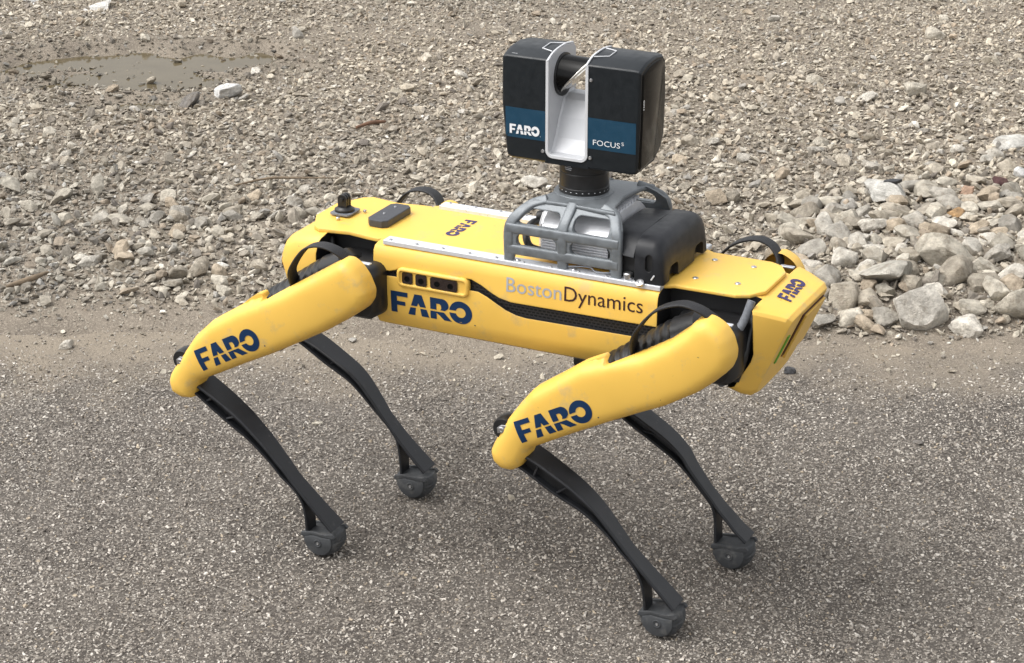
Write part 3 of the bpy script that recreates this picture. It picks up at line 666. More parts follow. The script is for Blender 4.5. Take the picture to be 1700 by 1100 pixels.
HSX = [(.310, .5795, .4375, .1165, 0), (.420, .5795, .4345, .1165, .006), (.458, .5775, .4275, .1155, .024), (.490, .571, .4180, .104, .045), (.518, .5635, .4125, .0915, .062), (.524, .557, .4170, .085, .060)]
head = loft("head_cover", [head_ring(*q) for q in HSX], ["yellow", "black"], ROB, True, sharp=24)
BAYF = [(.300, .38), (.300, .64), (.440, .64), (.455, .602), (.464, .585), (.469, .565), (.470, .500), (.466, .486), (.442, .442), (.424, .434), (.424, .38)]
for s in (-1, 1): boolean(head, prism("c", BAYF, 'y', s*.061, s*.3, "black", None))
smooth_sharp(head, 24)
# face: recessed slot, lip and strip of green tape on the sloping front
def face_pt(t, y, out=0.0):
    """t: 0 top .. 1 bottom of the sloping face"""
    x = .524-.0585*t; z = .555-.134*t; n = Vector((.917, 0, -.400)); return Vector((x, y, z)) + n*out
def face_strip(name, t0, t1, y0, y1, o0, o1, m, parent):
    V = []
    for o in (o0, o1):
        for t, y in ((t0, y0), (t0, y1), (t1, y1), (t1, y0)): V.append(face_pt(t, y, o))
    return mesh(name, V, [(0, 1, 2, 3), (7, 6, 5, 4), (0, 4, 5, 1), (1, 5, 6, 2), (2, 6, 7, 3), (3, 7, 4, 0)], m, parent)
face_strip("face_recess", .07, .63, -.024, .074, -.004, .0010, "slot_red", head)
face_strip("face_visor", .09, .66, -.014, .074, .0012, .0050, "yellow", head)
face_strip("green_tape", .26, .62, -.058, -.050, -.002, .0020, "green_tape", head)
# plates on top
tp = prism("c", [(-.120, -.070), (-.170, -.080), (-.190, -.092), (-.210, -.090), (-.250, -.083), (-.303, -.092), (-.318, -.082), (-.343, -.034), (-.343, .034), (-.318, .082), (-.303, .092), (-.250, .083), (-.210, .090), (-.190, .092), (-.170, .080), (-.120, .070)], 'z', .5745, .580, "yellow", None)
boolean(up, tp, 'UNION'); smooth_sharp(up, 28)      # the back cover runs on over the rear hip bays as one panel
hatch = prism("hatch_plate", [(.312, -.094), (.330, -.083), (.430, -.082), (.450, -.072), (.466, -.045), (.466, .045), (.450, .072), (.430, .082), (.330, .083), (.312, .094)], 'z', .5775, .5835, "yellow", ROB, bev=.0015)
def screw(c, r, parent, axis=(0, 0, 1), name="screw"):
    o = lathe(name, [(r, -.002), (r, .0008), (r*.8, .0016), (r*.45, .0016), (r*.4, .0004), (0.0001, .0004)], c, axis, "steel", parent, 14); return o
for q in ((.345, .048), (.348, -.042), (.412, .045), (.416, -.036)): screw((*q, .5836), .0048, hatch)
# rails
for s in (-1, 1):
    rail = prism("mounting_rail", [(-.172, s*.086), (-.172, s*.1085), (.316, s*.1085), (.316, s*.086)], 'z', .5785, .5865, "aluminium", ROB, bev=.001)
    mesh("rail_groove", [(-.168, s*.0935, .5867), (.314, s*.0935, .5867), (.314, s*.1005, .5867), (-.168, s*.1005, .5867)], [(0, 1, 2, 3)], "sink_silver", rail)
    for x in np.arange(-.160, .30, .048): screw((float(x), s*.104, .5868), .0028, rail)
# side cameras
for s in (-1, 1):
    def rr_ring(y, g): return [(x, s*y, z) for x, z in rrect(-.141-g, .5155-g, -.010+g, .5485+g, .010+g, 4)]
    ch = loft("camera_housing", [rr_ring(.112, 0), rr_ring(.1205, 0), rr_ring(.1225, -.0018), rr_ring(.1225, -.005), rr_ring(.1195, -.0065)], "yellow", ROB, True, sharp=50)
    for x0, x1 in ((-.131, -.112), (-.106, -.086), (-.079, -.030)):
        w = prism("lens_window", rrect(x0, .5225, x1, .5415, .003, 3), 'y', s*.1190, s*.1216, "lens_dark", ch)
        for k in range(1 if x1-x0 < .03 else 2):
            lathe("lens", [(.0048, -.001), (.0048, .0006), (.0035, .0006), (.0033, .0), (.0001, .0)], ((x0+x1)/2+(k-.5*(x1-x0 > .03))*.024, s*.1218, .531), (0, s, 0), "scanner_gloss", ch, 14)
# lettering on the trunk (near side, top, head)
place_letters("lettering", FARO, (-.1545, -.12, .4675), (1, 0, .005), (0, 0, 1), .0375, "navy", lo, lo, .0006, sx=1.045)
TB, TD = text_mesh("Boston"), text_mesh("Dynamics")
wb = max(v[0] for v in TB[0]); wd = max(v[0] for v in TD[0]); sc = .238/(wb+wd+.06)
place_letters("lettering", TB, (.054, -.12, .5385), (1, 0, .012), (0, 0, 1), sc, "text_grey", up, up, .0006)
place_letters("lettering", TD, (.054+(wb+.06)*sc, -.12, .5385+.012*(wb*sc)), (1, 0, .012), (0, 0, 1), sc, "text_dark", up, up, .0006)
place_letters("lettering", FARO, (-.105, .056, .581), (.02, -1, 0), (1, .02, 0), .0215, "indigo", up, up, .0006, sx=1.02)
place_letters("lettering", FARO, (.503, -.036, .57), (-.05, 1, 0), (-1, -.05, 0), .0225, "indigo", head, head, .0012, sx=1.02)
# things on the tail plate
radio = prism("radio_module", [(-.241, -.036), (-.233, -.046), (-.210, -.046), (-.202, -.038), (-.202, .040), (-.210, .048), (-.233, .048), (-.241, .040)], 'z', .5803, .593, "radio_grey", ROB, bev=.0015)
for y in (-.010, .028): screw((-.225, y, .5932), .0022, radio)
mb = prism("camera_mount", rrect(-.322, -.028, -.284, .016, .006, 3), 'z', .583, .5855, "conduit", ROB)
lathe("mount_base", [(.017, 0), (.017, .004), (.013, .006), (.012, .008), (.0001, .008)], (-.304, -.006, .5855), (0, 0, 1), "black_satin", mb, 20)
for k in (-1, 0, 1):
    prism("mount_prong", [(-.312, .592), (-.296, .592)] + arc(-.304, .607, .0085, 0, 180, 8), 'y', -.006+k*.0062-.0018, -.006+k*.0062+.0018, "black_satin", mb)
lathe("mount_bolt", [(.0035, -.012), (.0035, .012)], (-.304, -.006, .607), (0, 1, 0), "black", mb, 10)
screw((-.275, .012, .5837), .003, mb); screw((-.297, -.040, .5837), .0035, mb)

# ------------------------------------------------------------------ legs
TF = [(.426, .576), (.415, .57), (.405, .557), (.373, .53), (.328, .502), (.278, .475), (.267, .470), (.262, .483), (.228, .465), (.183, .432), (.143, .404), (.122, .378), (.098, .344), (.074, .3), (.067, .284), (.071, .268), (.084, .258), (.101, .258), (.114, .267), (.126, .289), (.132, .304), (.155, .317), (.198, .341), (.269, .379), (.32, .405), (.364, .426), (.417, .459), (.443, .481), (.464, .502), (.47, .518), (.471, .531), (.465, .552), (.455, .566), (.444, .573), (.434, .577)]
TR = [(-.196, .569), (-.207, .562), (-.246, .537), (-.311, .496), (-.339, .478), (-.350, .470), (-.357, .472), (-.359, .482), (-.372, .475), (-.401, .451), (-.456, .416), (-.49, .384), (-.515, .35), (-.537, .32), (-.55, .3), (-.553, .288), (-.549, .271), (-.531, .264), (-.513, .266), (-.503, .289), (-.492, .305), (-.449, .327), (-.404, .351), (-.347, .38), (-.288, .413), (-.236, .443), (-.191, .473), (-.164, .493), (-.154, .508), (-.152, .522), (-.161, .545), (-.173, .561), (-.185, .569)]
def resample(P, step, closed=True):
    out = []; n = len(P)
    for i in range(n if closed else n-1):
        a, b = P[i], P[(i+1) % n]; k = max(1, int(math.dist(a, b)/step))
        for j in range(k): out.append((a[0]+(b[0]-a[0])*j/k, a[1]+(b[1]-a[1])*j/k))
    if not closed: out.append(P[-1])
    return out
def soften(P, it=2):
    for _ in range(it): P = [((P[i-1][0]+2*P[i][0]+P[(i+1) % len(P)][0])/4, (P[i-1][1]+2*P[i][1]+P[(i+1) % len(P)][1])/4) for i in range(len(P))]
    return P
def grow(P, d):
    n = len(P); ar = sum(P[i][0]*P[(i+1) % n][1]-P[(i+1) % n][0]*P[i][1] for i in range(n)); out = []
    for i in range(n):
        t = (P[(i+1) % n][0]-P[i-1][0], P[(i+1) % n][1]-P[i-1][1]); L = math.hypot(*t); sg = 1 if ar > 0 else -1
        out.append((P[i][0]+sg*d*t[1]/L, P[i][1]-sg*d*t[0]/L))
    return out
def pillow(name, outline, y0, k, H, R, back, side, m, parent, skip=()):
    """shell with a rounded rim: outline in x-z, swelling outwards (side = -1 near, +1 far), leaning with k per metre of height"""
    outline = grow(outline, .0035); O = soften(resample(outline, .004), 1); A = np.array(O)
    lo_, hi_ = A.min(0), A.max(0); g = .006; pts = []
    B = np.roll(A, -1, 0)
    def dist(p):
        ab = B-A; t = np.clip(((p-A)*ab).sum(1)/np.maximum((ab**2).sum(1), 1e-12), 0, 1); q = A+ab*t[:, None]; return np.sqrt(((p-q)**2).sum(1)).min()
    def inside(p):
        c = ((A[:, 1] > p[1]) != (B[:, 1] > p[1])) & (p[0] < (B[:, 0]-A[:, 0])*(p[1]-A[:, 1])/(B[:, 1]-A[:, 1]+1e-12)+A[:, 0]); return c.sum() % 2 == 1
    K = np.array(soften(resample([q for i, q in enumerate(outline) if i not in skip], .004), 1)); KB = np.roll(K, -1, 0)     # same outline without the notch, for an even swell
    def kdist(p):
        ab = KB-K; t = np.clip(((p-K)*ab).sum(1)/np.maximum((ab**2).sum(1), 1e-12), 0, 1); q = K+ab*t[:, None]; d = np.sqrt(((p-q)**2).sum(1)).min()
        c = ((K[:, 1] > p[1]) != (KB[:, 1] > p[1])) & (p[0] < (KB[:, 0]-K[:, 0])*(p[1]-K[:, 1])/(KB[:, 1]-K[:, 1]+1e-12)+K[:, 0]); return d if c.sum() % 2 == 1 else 0.0
    rim = []
    for i in range(len(A)):       # extra rings of points close to the rim, where it curves most
        t = B[i]-A[i-1]; nrm = np.array([-t[1], t[0]])/max(np.linalg.norm(t), 1e-9)
        for d in (.0012, .0035, .007, .012):
            for sg in (1, -1):
                p = A[i]+nrm*d*sg
                if inside(p) and dist(p) > d*.8: rim.append(p)
    xs = np.arange(lo_[0], hi_[0], g); zs = np.arange(lo_[1], hi_[1], g)
    pts = [np.array((x+(.5*g if j % 2 else 0), z)) for j, z in enumerate(zs) for x in xs]
    pts = [p for p in pts if inside(p) and dist(p) > .015] + rim
    allp = [Vector(p) for p in A]+[Vector(p) for p in pts]
    r = delaunay_2d_cdt(allp, [(i, (i+1) % len(A)) for i in range(len(A))], [], 1, 1e-5)
    V = []; n0 = len(r[0])
    for v in r[0]:
        p = np.array(v); kd = kdist(p); f = lambda r: math.sqrt(max(0, 1-(1-min(kd, r)/r)**2)); h = H*(.62*f(R*.42)+.38*f(R*1.15)); V.append((p[0], side*(y0-k*(.53-p[1])+h), p[1]))
    F = [tuple(f) for f in r[2]]
    # rim flange going inwards
    onb = {}
    edges = {}
    for f in F:
        for i in range(3):
            e = (f[i], f[(i+1) % 3]); edges[tuple(sorted(e))] = edges.get(tuple(sorted(e)), 0)+1
    for e, c in edges.items():
        if c == 1:
            for i in e:
                if i not in onb: onb[i] = len(V); x, y, z = V[i]; V.append((x, y-side*back, z))
            F.append((e[0], e[1], onb[e[1]], onb[e[0]]))
    o = mesh(name, V, F, m, parent, True); o.data.set_sharp_from_angle(angle=math.radians(60)); return o
PROF = {
 'RF': ([(.085, .298), (.129, .281), (.163, .263), (.199, .242), (.227, .221), (.248, .201), (.265, .181), (.282, .161), (.299, .141), (.317, .121), (.335, .101), (.354, .081), (.374, .059)],
        [(.075, .272), (.108, .257), (.134, .242), (.159, .227), (.186, .214), (.212, .202), (.237, .185), (.259, .166), (.278, .144), (.299, .123), (.311, .102), (.317, .080), (.319, .055), (.320, .034)]),
 'LF': ([(.120, .290), (.150, .258), (.190, .236), (.226, .217), (.250, .201), (.268, .185), (.281, .168), (.295, .152), (.310, .136), (.325, .120), (.340, .103), (.357, .087), (.373, .071), (.392, .056)],
        [(.108, .266), (.135, .243), (.158, .228), (.181, .215), (.203, .203), (.226, .190), (.248, .177), (.268, .162), (.287, .144), (.305, .126), (.323, .106), (.330, .084), (.332, .058), (.335, .034)]),
 'RR': ([(-.535, .305), (-.490, .280), (-.460, .262), (-.430, .241), (-.405, .219), (-.383, .198), (-.364, .177), (-.346, .157), (-.329, .136), (-.312, .116), (-.294, .095), (-.276, .075), (-.259, .056)],
        [(-.545, .285), (-.514, .268), (-.491, .251), (-.467, .234), (-.443, .218), (-.418, .202), (-.396, .183), (-.375, .163), (-.356, .141), (-.334, .122), (-.320, .102), (-.315, .080), (-.314, .055), (-.313, .034)]),
 'LR': ([(-.525, .290), (-.490, .268), (-.457, .254), (-.421, .236), (-.388, .218), (-.365, .200), (-.348, .182), (-.332, .164), (-.317, .146), (-.301, .128), (-.285, .110), (-.267, .092), (-.248, .074), (-.228, .056)],
        [(-.530, .270), (-.490, .251), (-.466, .238), (-.441, .224), (-.416, .212), (-.391, .199), (-.369, .182), (-.348, .163), (-.327, .144), (-.306, .125), (-.290, .103), (-.284, .077), (-.281, .052), (-.280, .034)])}
FOOT = {'RF': .3465, 'LF': .3665, 'RR': -.2865, 'LR': -.2515}
def leg(key):
    s = -1 if key[0] == 'R' else 1; front = key[1] == 'F'; far = s > 0
    dx, dz = ((-.012 if front else -.006), -.012) if far else (0, 0)
    hx = (.405 if front else -.215)+dx; hz = .517+dz
    yl = lambda z: s*(.134+.08*z)                       # the leg leans outwards towards the hip
    # hip: housing in the bay, actuator body, thigh drive
    loft("hip_housing", [[(hx+px, s*y, hz-.012+pz) for px, pz in rrect(-a, -b, a, b, .018, 4)] for y, a, b in ((.055, .046, .040), (.085, .052, .044), (.118, .054, .046), (.146, .050, .046), (.154, .044, .040))], "black_satin", ROB, True, sharp=40)
    lathe("hip_motor", [(.024, -.058), (.030, -.054), (.032, -.030), (.029, -.026), (.029, .026), (.032, .030), (.030, .054), (.024, .058)], (hx-.004, s*.088, hz), (1, 0, .05), "black_satin", ROB, 24)
    kx, kz = (.105, .300) if front else (-.520, .305); kx += dx; kz += dz
    pr = [(.026, -.02), (.044, -.010), (.048, .02)]
    L = math.dist((hx, hz), (kx, kz)); u = .03
    while u < L*.52: pr += [(.0505, u), (.0475, u+.004), (.0475, u+.008), (.0505, u+.012)]; u += .016
    pr += [(.036, L*.54), (.022, L*.64), (.018, L*.9), (.016, L*1.0)]
    lathe("thigh_drive", pr, (hx-.004, s*.128, hz+.008), (kx-hx, s*.006, kz-hz), "black_satin", ROB, 24, sharp=25)
    out = [(x+dx-.007, z+dz) for x, z in (TF if front else TR)]
    th = pillow("thigh_cover", out, .182, .06, .024, .040, .020, s, "yellow", ROB, (5, 6, 7) if front else (4, 5, 6, 7, 8))
    if not far:
        if front: place_letters("lettering", FARO, (.1210, -.2, .3165), (.130, 0, .0700), (-.058, 0, .130), .0375, "navy", th, th, .0007, sx=1.03)
        else: place_letters("lettering", FARO, (-.4800, -.2, .3285), (.117, 0, .0640), (-.056, 0, .117), .0385, "navy", th, th, .0007, sx=.97)
    # strap handle over the hip
    SP = [(.300, .480), (.297, .500), (.306, .534), (.339, .576), (.378, .594), (.407, .590), (.426, .574), (.434, .555)] if front else [(-.314, .488), (-.312, .508), (-.306, .537), (-.278, .576), (-.249, .588), (-.221, .583), (-.203, .565), (-.196, .548)]
    st = tube("handle_strap", [(x+dx*1.2, s*(.148, .160, .174, .178, .178, .176, .166, .150)[i], z+dz) for i, (x, z) in enumerate(SP)], .01, "strap_web", ROB, 12, 5, flat=(.0125, .0022), ref=(0, 1, 0))
    tx, tz = ((.438, .566) if front else (-.186, .562)); tx += dx; tz += dz
    box("strap_clip", (tx-.018, s*.150 if s > 0 else -.159, tz-.004), (tx+.016, s*.159 if s > 0 else -.150, tz-.0015), "aluminium", st, .0006)
    # knee
    bx, bz = (.082, .329) if front else (-.531, .334); bx += dx; bz += dz; yk = s*.168
    kb = lathe("knee_bumper", [(.012, -.020), (.0175, -.017), (.0195, -.008), (.0195, .008), (.0175, .014), (.0001, .014)], (bx, yk, bz), (0, s, 0), "black_satin", ROB, 24)
    prism("knee_bracket", [(bx-.008, bz-.007), (bx+.018, bz-.004), (bx+.022, bz+.010), (bx-.002, bz+.008), (bx-.009, bz+.002)], 'y', yk+s*.0142, yk+s*.0175, "steel", kb, bev=.0006)
    screw((bx-.001, yk+s*.0177, bz), .0055, kb, (0, s, 0), "bolt")
    # shin: front and rear flange, web with ribs, fork at the ankle
    Fp, Rp = PROF[key]; Fp = np.array(catmull([np.array(p) for p in Fp], 4)); Rp = np.array(catmull([np.array(p) for p in Rp], 4))
    def strip(name, P, th_, sgn, wid, parent):
        k = len(P); rings = []
        for i in range(k):
            t = P[min(i+1, k-1)]-P[max(i-1, 0)]; t /= np.linalg.norm(t); n = np.array((-t[1], t[0]))*sgn
            w = wid(i/(k-1)); p, q = P[i], P[i]+n*th_; c = yl(p[1])-.017+w/2; e = .0022
            rings.append([(p[0]+n[0]*e, c-w/2, p[1]+n[1]*e), (p[0], c-w/2+e, p[1]), (p[0], c+w/2-e, p[1]), (p[0]+n[0]*e, c+w/2, p[1]+n[1]*e), (q[0], c+w/2, q[1]), (q[0], c-w/2, q[1])])
        return loft(name, rings, "leg_plastic", parent, True, sharp=35)
    wid = lambda f: .054-.021*min(1, f*1.6)+.011*max(0, f-.65)/.35
    shin = strip("lower_leg", Fp, .0048, -1, wid, ROB)
    strip("rear_flange", Rp, .0055, 1, lambda f: .044-.016*f, shin)
    # web between the flanges down to the fork
    nf = 40; V = []; FZ = np.linspace(0, 1, len(Fp)); RZ = np.linspace(0, 1, len(Rp)); cut = .70
    for i in range(nf+1):
        f = i/nf*cut; p = [np.interp(f, FZ, Fp[:, j]) for j in (0, 1)]; q = [np.interp(f*.985, RZ, Rp[:, j]) for j in (0, 1)]
        for e in (-.003, .003):
            V.append((p[0], yl(p[1])+e, p[1]-.003)); V.append((q[0]+.001, yl(q[1])+e, q[1]+.002))
    F = []
    for i in range(nf):
        o = i*4; F += [(o, o+1, o+5, o+4), (o+2, o+6, o+7, o+3), (o, o+4, o+6, o+2), (o+1, o+3, o+7, o+5)]
    F += [(0, 2, 3, 1), (nf*4, nf*4+1, nf*4+3, nf*4+2)]
    mesh("web", V, F, "black", shin)
    for i in (6, 13):
        j = i+2; a = V[i*4]; b = V[j*4+1]; a2 = V[(i+2)*4]; b2 = V[(i+1)*4+1]
        w = .017
        for (p, q) in (((a[0], a[2]), (b[0], b[2])),):
            y1 = yl(p[1]); tube("rib", [(p[0], y1+s*.010, p[1]-.003), (q[0], y1+s*.010, q[1]+.003)], .0026, "leg_plastic", shin, 6, 0)
            tube("rib", [(p[0], y1-s*.010, p[1]-.003), (q[0], y1-s*.010, q[1]+.003)], .0018, "leg_plastic", shin, 6, 0)
    # foot: rubber ball-roller with tread
    fx = FOOT[key]; c = (fx, s*.134, .0335); N = 56; prof = [(-.0235, .018), (-.0230, .0255), (-.0195, .0305), (-.012, .0333), (0, .0345), (.012, .0333), (.0195, .0305), (.0230, .0255), (.0235, .018)]
    rings = []; N = 84
    for h, r in prof:
        ring = []
        for q in range(N):
            a = 2*math.pi*q/N; groove = .0016 if (q % 4 == 0 and math.sin(a) < .25 and abs(h) < .0215) else 0
            rr_ = (r-groove); ring.append((c[0]+rr_*math.cos(a)*1.05, c[1]+h, min(c[2]+.0125+.003*math.cos(a), c[2]+rr_*math.sin(a)*.975)))
        rings.append(ring)
    ft = loft("foot", rings, "rubber", ROB, True, sharp=38)
    for e in (-1, 1):
        lathe("foot_cap", [(.0075, 0), (.0075, .0012), (.0060, .0018), (.0045, .0008), (.0001, .0008)], (c[0], c[1]+e*.0250, c[2]-.004), (0, e, 0), "rubber", ft, 20)
        prism("foot_side", [(c[0]+.0265, c[2]+.0085), (c[0]+.010, c[2]+.0075), (c[0]-.012, c[2]+.0085), (c[0]-.0265, c[2]+.0045)] + arc(c[0], c[2], .0275, 190, 356, 14), 'y', c[1]+e*.0210, c[1]+e*.0252, "rubber", ft, True, bev=.0022)
        lathe("bolt", [(.0026, 0), (.0026, .0010), (.0013, .0013), (.0001, .0006)], (c[0]+.0005, c[1]+e*.0258, c[2]-.004), (0, e, 0), "steel", ft, 10)
        lip = [(c[0]-.034, c[2]+.004), (c[0]-.033, c[2]+.011), (c[0]-.012, c[2]+.0150), (c[0]+.014, c[2]+.0145), (c[0]+.029, c[2]+.0185), (c[0]+.034, c[2]+.013), (c[0]+.030, c[2]+.009), (c[0]+.010, c[2]+.0095), (c[0]-.012, c[2]+.010), (c[0]-.030, c[2]+.003)]
        prism("ankle_lip", lip, 'y', c[1]+e*.0195, c[1]+e*.0245, "rubber", ft, bev=.0008)
for k in ('RF', 'LF', 'RR', 'LR'): leg(k)
# grey conduit and cable in the front bay
tube("conduit", [(.462, -.098, .585), (.455, -.110, .555), (.440, -.128, .520), (.425, -.140, .485), (.430, -.125, .452)], .0065, "conduit", ROB, 10)
tube("cable", [(.462, -.075, .560), (.458, -.090, .520), (.452, -.105, .490), (.444, -.110, .455)], [.007, .0085, .010, .008], "black_satin", ROB, 10)
tube("conduit", [(-.292, -.070, .560), (-.282, -.085, .535), (-.262, -.115, .515)], .005, "black_satin", ROB, 8)

# ------------------------------------------------------------------ payload on the rails
cage = prism("payload_cage", [(.047, .5868), (.060, .5868), (.064, .600), (.138, .600), (.141, .5868), (.153, .5868), (.156, .600), (.228, .601), (.232, .5868), (.247, .5868), (.247, .640), (.243, .660), (.232, .676), (.220, .684), (.088, .684), (.072, .676), (.056, .660), (.047, .640)], 'y', -.1035, -.0945, "cage_grey", ROB)
for w in ((.064, .648, .138, .671), (.162, .646, .224, .672), (.067, .611, .136, .633), (.160, .611, .229, .633)):
    boolean(cage, prism("c", rrect(*w, .0095, 4), 'y', -.2, 0, "cage_grey", None))
bm = bmesh.new(); bm.from_mesh(cage.data); bmesh.ops.triangulate(bm, faces=bm.faces[:])
for v in bm.verts:
    if v.co.z > .640: v.co.y += (v.co.z-.640)*.75*sstep(.640, .684, v.co.z)+.002
bm.to_mesh(cage.data); bm.free(); cage.data.update()
fb = cage.data.copy(); fc = link("far_frame", fb, cage); fc.scale = (1, -1, 1)
for s in (-1, 1):
    bend = lambda z: s*(.1000-(max(0, z-.640)*.75*float(sstep(.640, .684, z))))
    for n_, pts in (("bar", [(.050, .6405), (.243, .6405)]), ("bar", [(.052, .6055), (.243, .6065)])):
        tube(n_, [(x, s*.1005, z) for x, z in pts], .0070, "cage_grey", cage, 14, 0, flat=(.0082, .0052), ref=(0, 0, 1))
    for pts in ([(.0535, .5868), (.0535, .640), (.066, .662), (.082, .676), (.104, .684)], [(.147, .5868), (.147, .645), (.149, .668), (.150, .683)], [(.2395, .5868), (.2395, .640), (.234, .660), (.222, .676), (.200, .684)]):
        tube("post", [(x, bend(z), z) for x, z in pts], .0072, "cage_grey", cage, 14, flat=(.0082, .0050), ref=(1, 0, 0.02))
prism("cage_top", [(.082, -.076), (.150, -.074), (.226, -.080), (.214, -.050), (.207, 0), (.214, .050), (.226, .080), (.150, .074), (.082, .076), (.094, .030), (.096, 0), (.094, -.030)], 'z', .677, .6845, "cage_grey", cage, bev=.0025)
lathe("mount_ring", [(.050, -.004), (.048, .001), (.043, .0025), (.0001, .0025)], (.137, 0, .6843), (0, 0, 1), "cage_grey", cage, 40)
for q in (.098, .196): screw((q-.03, -.099, .5872), .0042, cage)
# finned silver unit inside the cage
def fin_profile():
    half = [(0, .668), (.030, .668), (.048, .663)]
    half += [(.064, .652), (.0775, .639)]
    z = .636
    while z > .600:
        half += [(.0775, z), (.0775, z-.0028), (.0745, z-.0030), (.0745, z-.0042)]; z -= .0045
    half += [(.070, .597), (.070, .5875)]
    return [(-y, zz) for y, zz in half[:0:-1]] + half
FP = fin_profile()
sink = loft("finned_unit", [[(x, y, z) for y, z in FP] for x in (.098, .214)], "sink_silver", ROB, False)
for k in range(9):
    box("fin", (.102, -.048+k*.0115, .6675), (.212, -.048+k*.0115+.004, .673), "sink_silver", sink)
loft("end_cap", [[(x, y*f, .63+(z-.63)*f) for y, z in [(-.064, .590), (-.064, .640), (-.050, .656), (.050, .656), (.064, .640), (.064, .590)]] for x, f in ((.0985, 1), (.090, .97), (.084, .86))], "sink_silver", sink, True, sharp=30)
tube("cable", [(.085, -.030, .632), (.070, -.045, .634), (.066, -.065, .622), (.078, -.078, .606), (.098, -.076, .600)], .0062, "black_satin", ROB, 10)
lathe("cable_plug", [(.010, 0), (.011, .012), (.007, .020), (.0001, .020)], (.088, -.028, .640), (-1, -.4, .1), "black", sink, 16)
tube("loose_wire", [(.150, -.098, .590), (.190, -.096, .594), (.205, -.099, .589), (.232, -.097, .592)], .0012, "text_grey", ROB, 6)
# black computer box
def comp_ring(x, f, zt, w):
    v = w*.74
    return [(x, -w, .5868), (x, -w*.985, zt-.028), (x, -w*.955, zt-.014), (x, -w*.88, zt-.006), (x, -w*.70, zt-.001), (x, -w*.3, zt), (x, v*.3, zt), (x, v*.72, zt-.001), (x, v*.90, zt-.007), (x, v*.965, zt-.015), (x, v*.985, zt-.028), (x, v, .5868)]
comp = loft("payload_computer", [comp_ring(.2712, 0, .657, .106), comp_ring(.298, 0, .657, .1065), comp_ring(.306, 0, .6545, .106), comp_ring(.312, 0, .648, .1055), comp_ring(.316, 0, .638, .1045), comp_ring(.3195, 0, .618, .103)], "computer_grey", ROB, True, sharp=35)
for s in (-1, 1):
    boolean(comp, prism("c", rrect(s*.052-.010-.018, .560, s*.052-.010+.018, .610, .010, 4), 'x', .309, .36, "black", None))
boolean(comp, prism("c", rrect(.2890, .606, .3005, .633, .0056, 5), 'y', -.14, -.100, "black", None)); smooth_sharp(comp, 35)
def rear_ring(x, zt, w, zb): return [(x, -w, zb), (x, -w*.95, .634), (x, -w*.84, zt-.012), (x, -w*.62, zt-.002), (x, 0, zt), (x, w*.50, zt-.002), (x, w*.68, zt-.012), (x, w*.77, .634), (x, w*.80, zb)]
loft("rear_case", [rear_ring(.218, .648, .092, .628), rear_ring(.222, .655, .098, .626), rear_ring(.269, .656, .104, .624)], "computer_grey", comp, True, sharp=35)
box("rear_bay", (.222, -.090, .5868), (.2695, .075, .627), "black", comp)
lathe("thumb_screw", [(.0075, 0), (.0075, .009), (.006, .0105), (.0001, .0105)], (.258, -.0985, .5868), (0, 0, 1), "steel", comp, 16)
lathe("clamp_bolt", [(.0065, 0), (.0065, .004), (.003, .005), (.0001, .003)], (.283, -.109, .586), (0, -.5, .8), "steel", comp, 14)
tube("latch_mark", [(.300, -.1065, .594), (.305, -.1065, .602)], .0012, "white_ink", comp, 6, 0)

# ------------------------------------------------------------------ the laser scanner (stands on the cage)
SC = thing("laser_scanner", "black and blue laser scanner with silver gap standing on the robot's grey cage", "laser scanner", (.137, 0, .6868))
SX0, SX1, GX0, GX1, SY0, SY1, SZ0, SZ1 = .0150, .2515, .0950, .1625, -.0505, .0545, .7375, .9160
def block_ring(x, f, zb):
    """side view of a housing half: rounded back and a lightly domed top"""
    y0, y1 = SY0+f, SY1-f; a, b = zb+f, SZ1-f
    return [(x, y0, a+.004), (x, y0-.0012, (a+b)/2), (x, y0-.0004, b-.0125), (x, y0+.0015, b-.0105), (x, y0+.024, b-.0025), (x, (y0+y1)/2+.01, b), (x, y1-.014, b-.004), (x, y1-.005, b-.013), (x, y1, (a+b)/2+.02), (x, y1-.003, a+.040), (x, y1-.012, a+.020), (x, y1-.034, a+.003), (x, y0+.008, a), (x, y0+.003, a+.001)]
def taper(rs):
    return [[(x+max(0, (.80-z)/.0625)**2*(.010*(GX0-x)/(GX0-SX0) if x < .12 else -.004*(x-GX1)/(SX1-GX1)), y, z) for x, y, z in r] for r in rs]
lb = loft("left_housing", taper([block_ring(SX0, .005, SZ0), block_ring(SX0+.003, .0015, SZ0), block_ring(SX0+.010, 0, SZ0), block_ring(GX0, 0, SZ0)]), "scanner_dark", SC, True, sharp=22)
rb = loft("right_housing", taper([block_ring(GX1, 0, SZ0), block_ring(SX1-.010, 0, SZ0), block_ring(SX1-.003, .0012, SZ0), block_ring(SX1, .004, SZ0)]), "scanner_dark", SC, True, sharp=22)
box("base_block", (GX0-.004, SY0+.0003, SZ0+.0003), (GX1+.004, SY1-.02, .7505), "scanner_dark", SC)
# glossy side cover on the right
loft("side_cover", taper([[(SX1+.0002, y, z) for _, y, z in block_ring(0, .007, SZ0)], [(SX1+.002, y, z) for _, y, z in block_ring(0, .010, SZ0)]]), "scanner_gloss", SC, True, sharp=30)
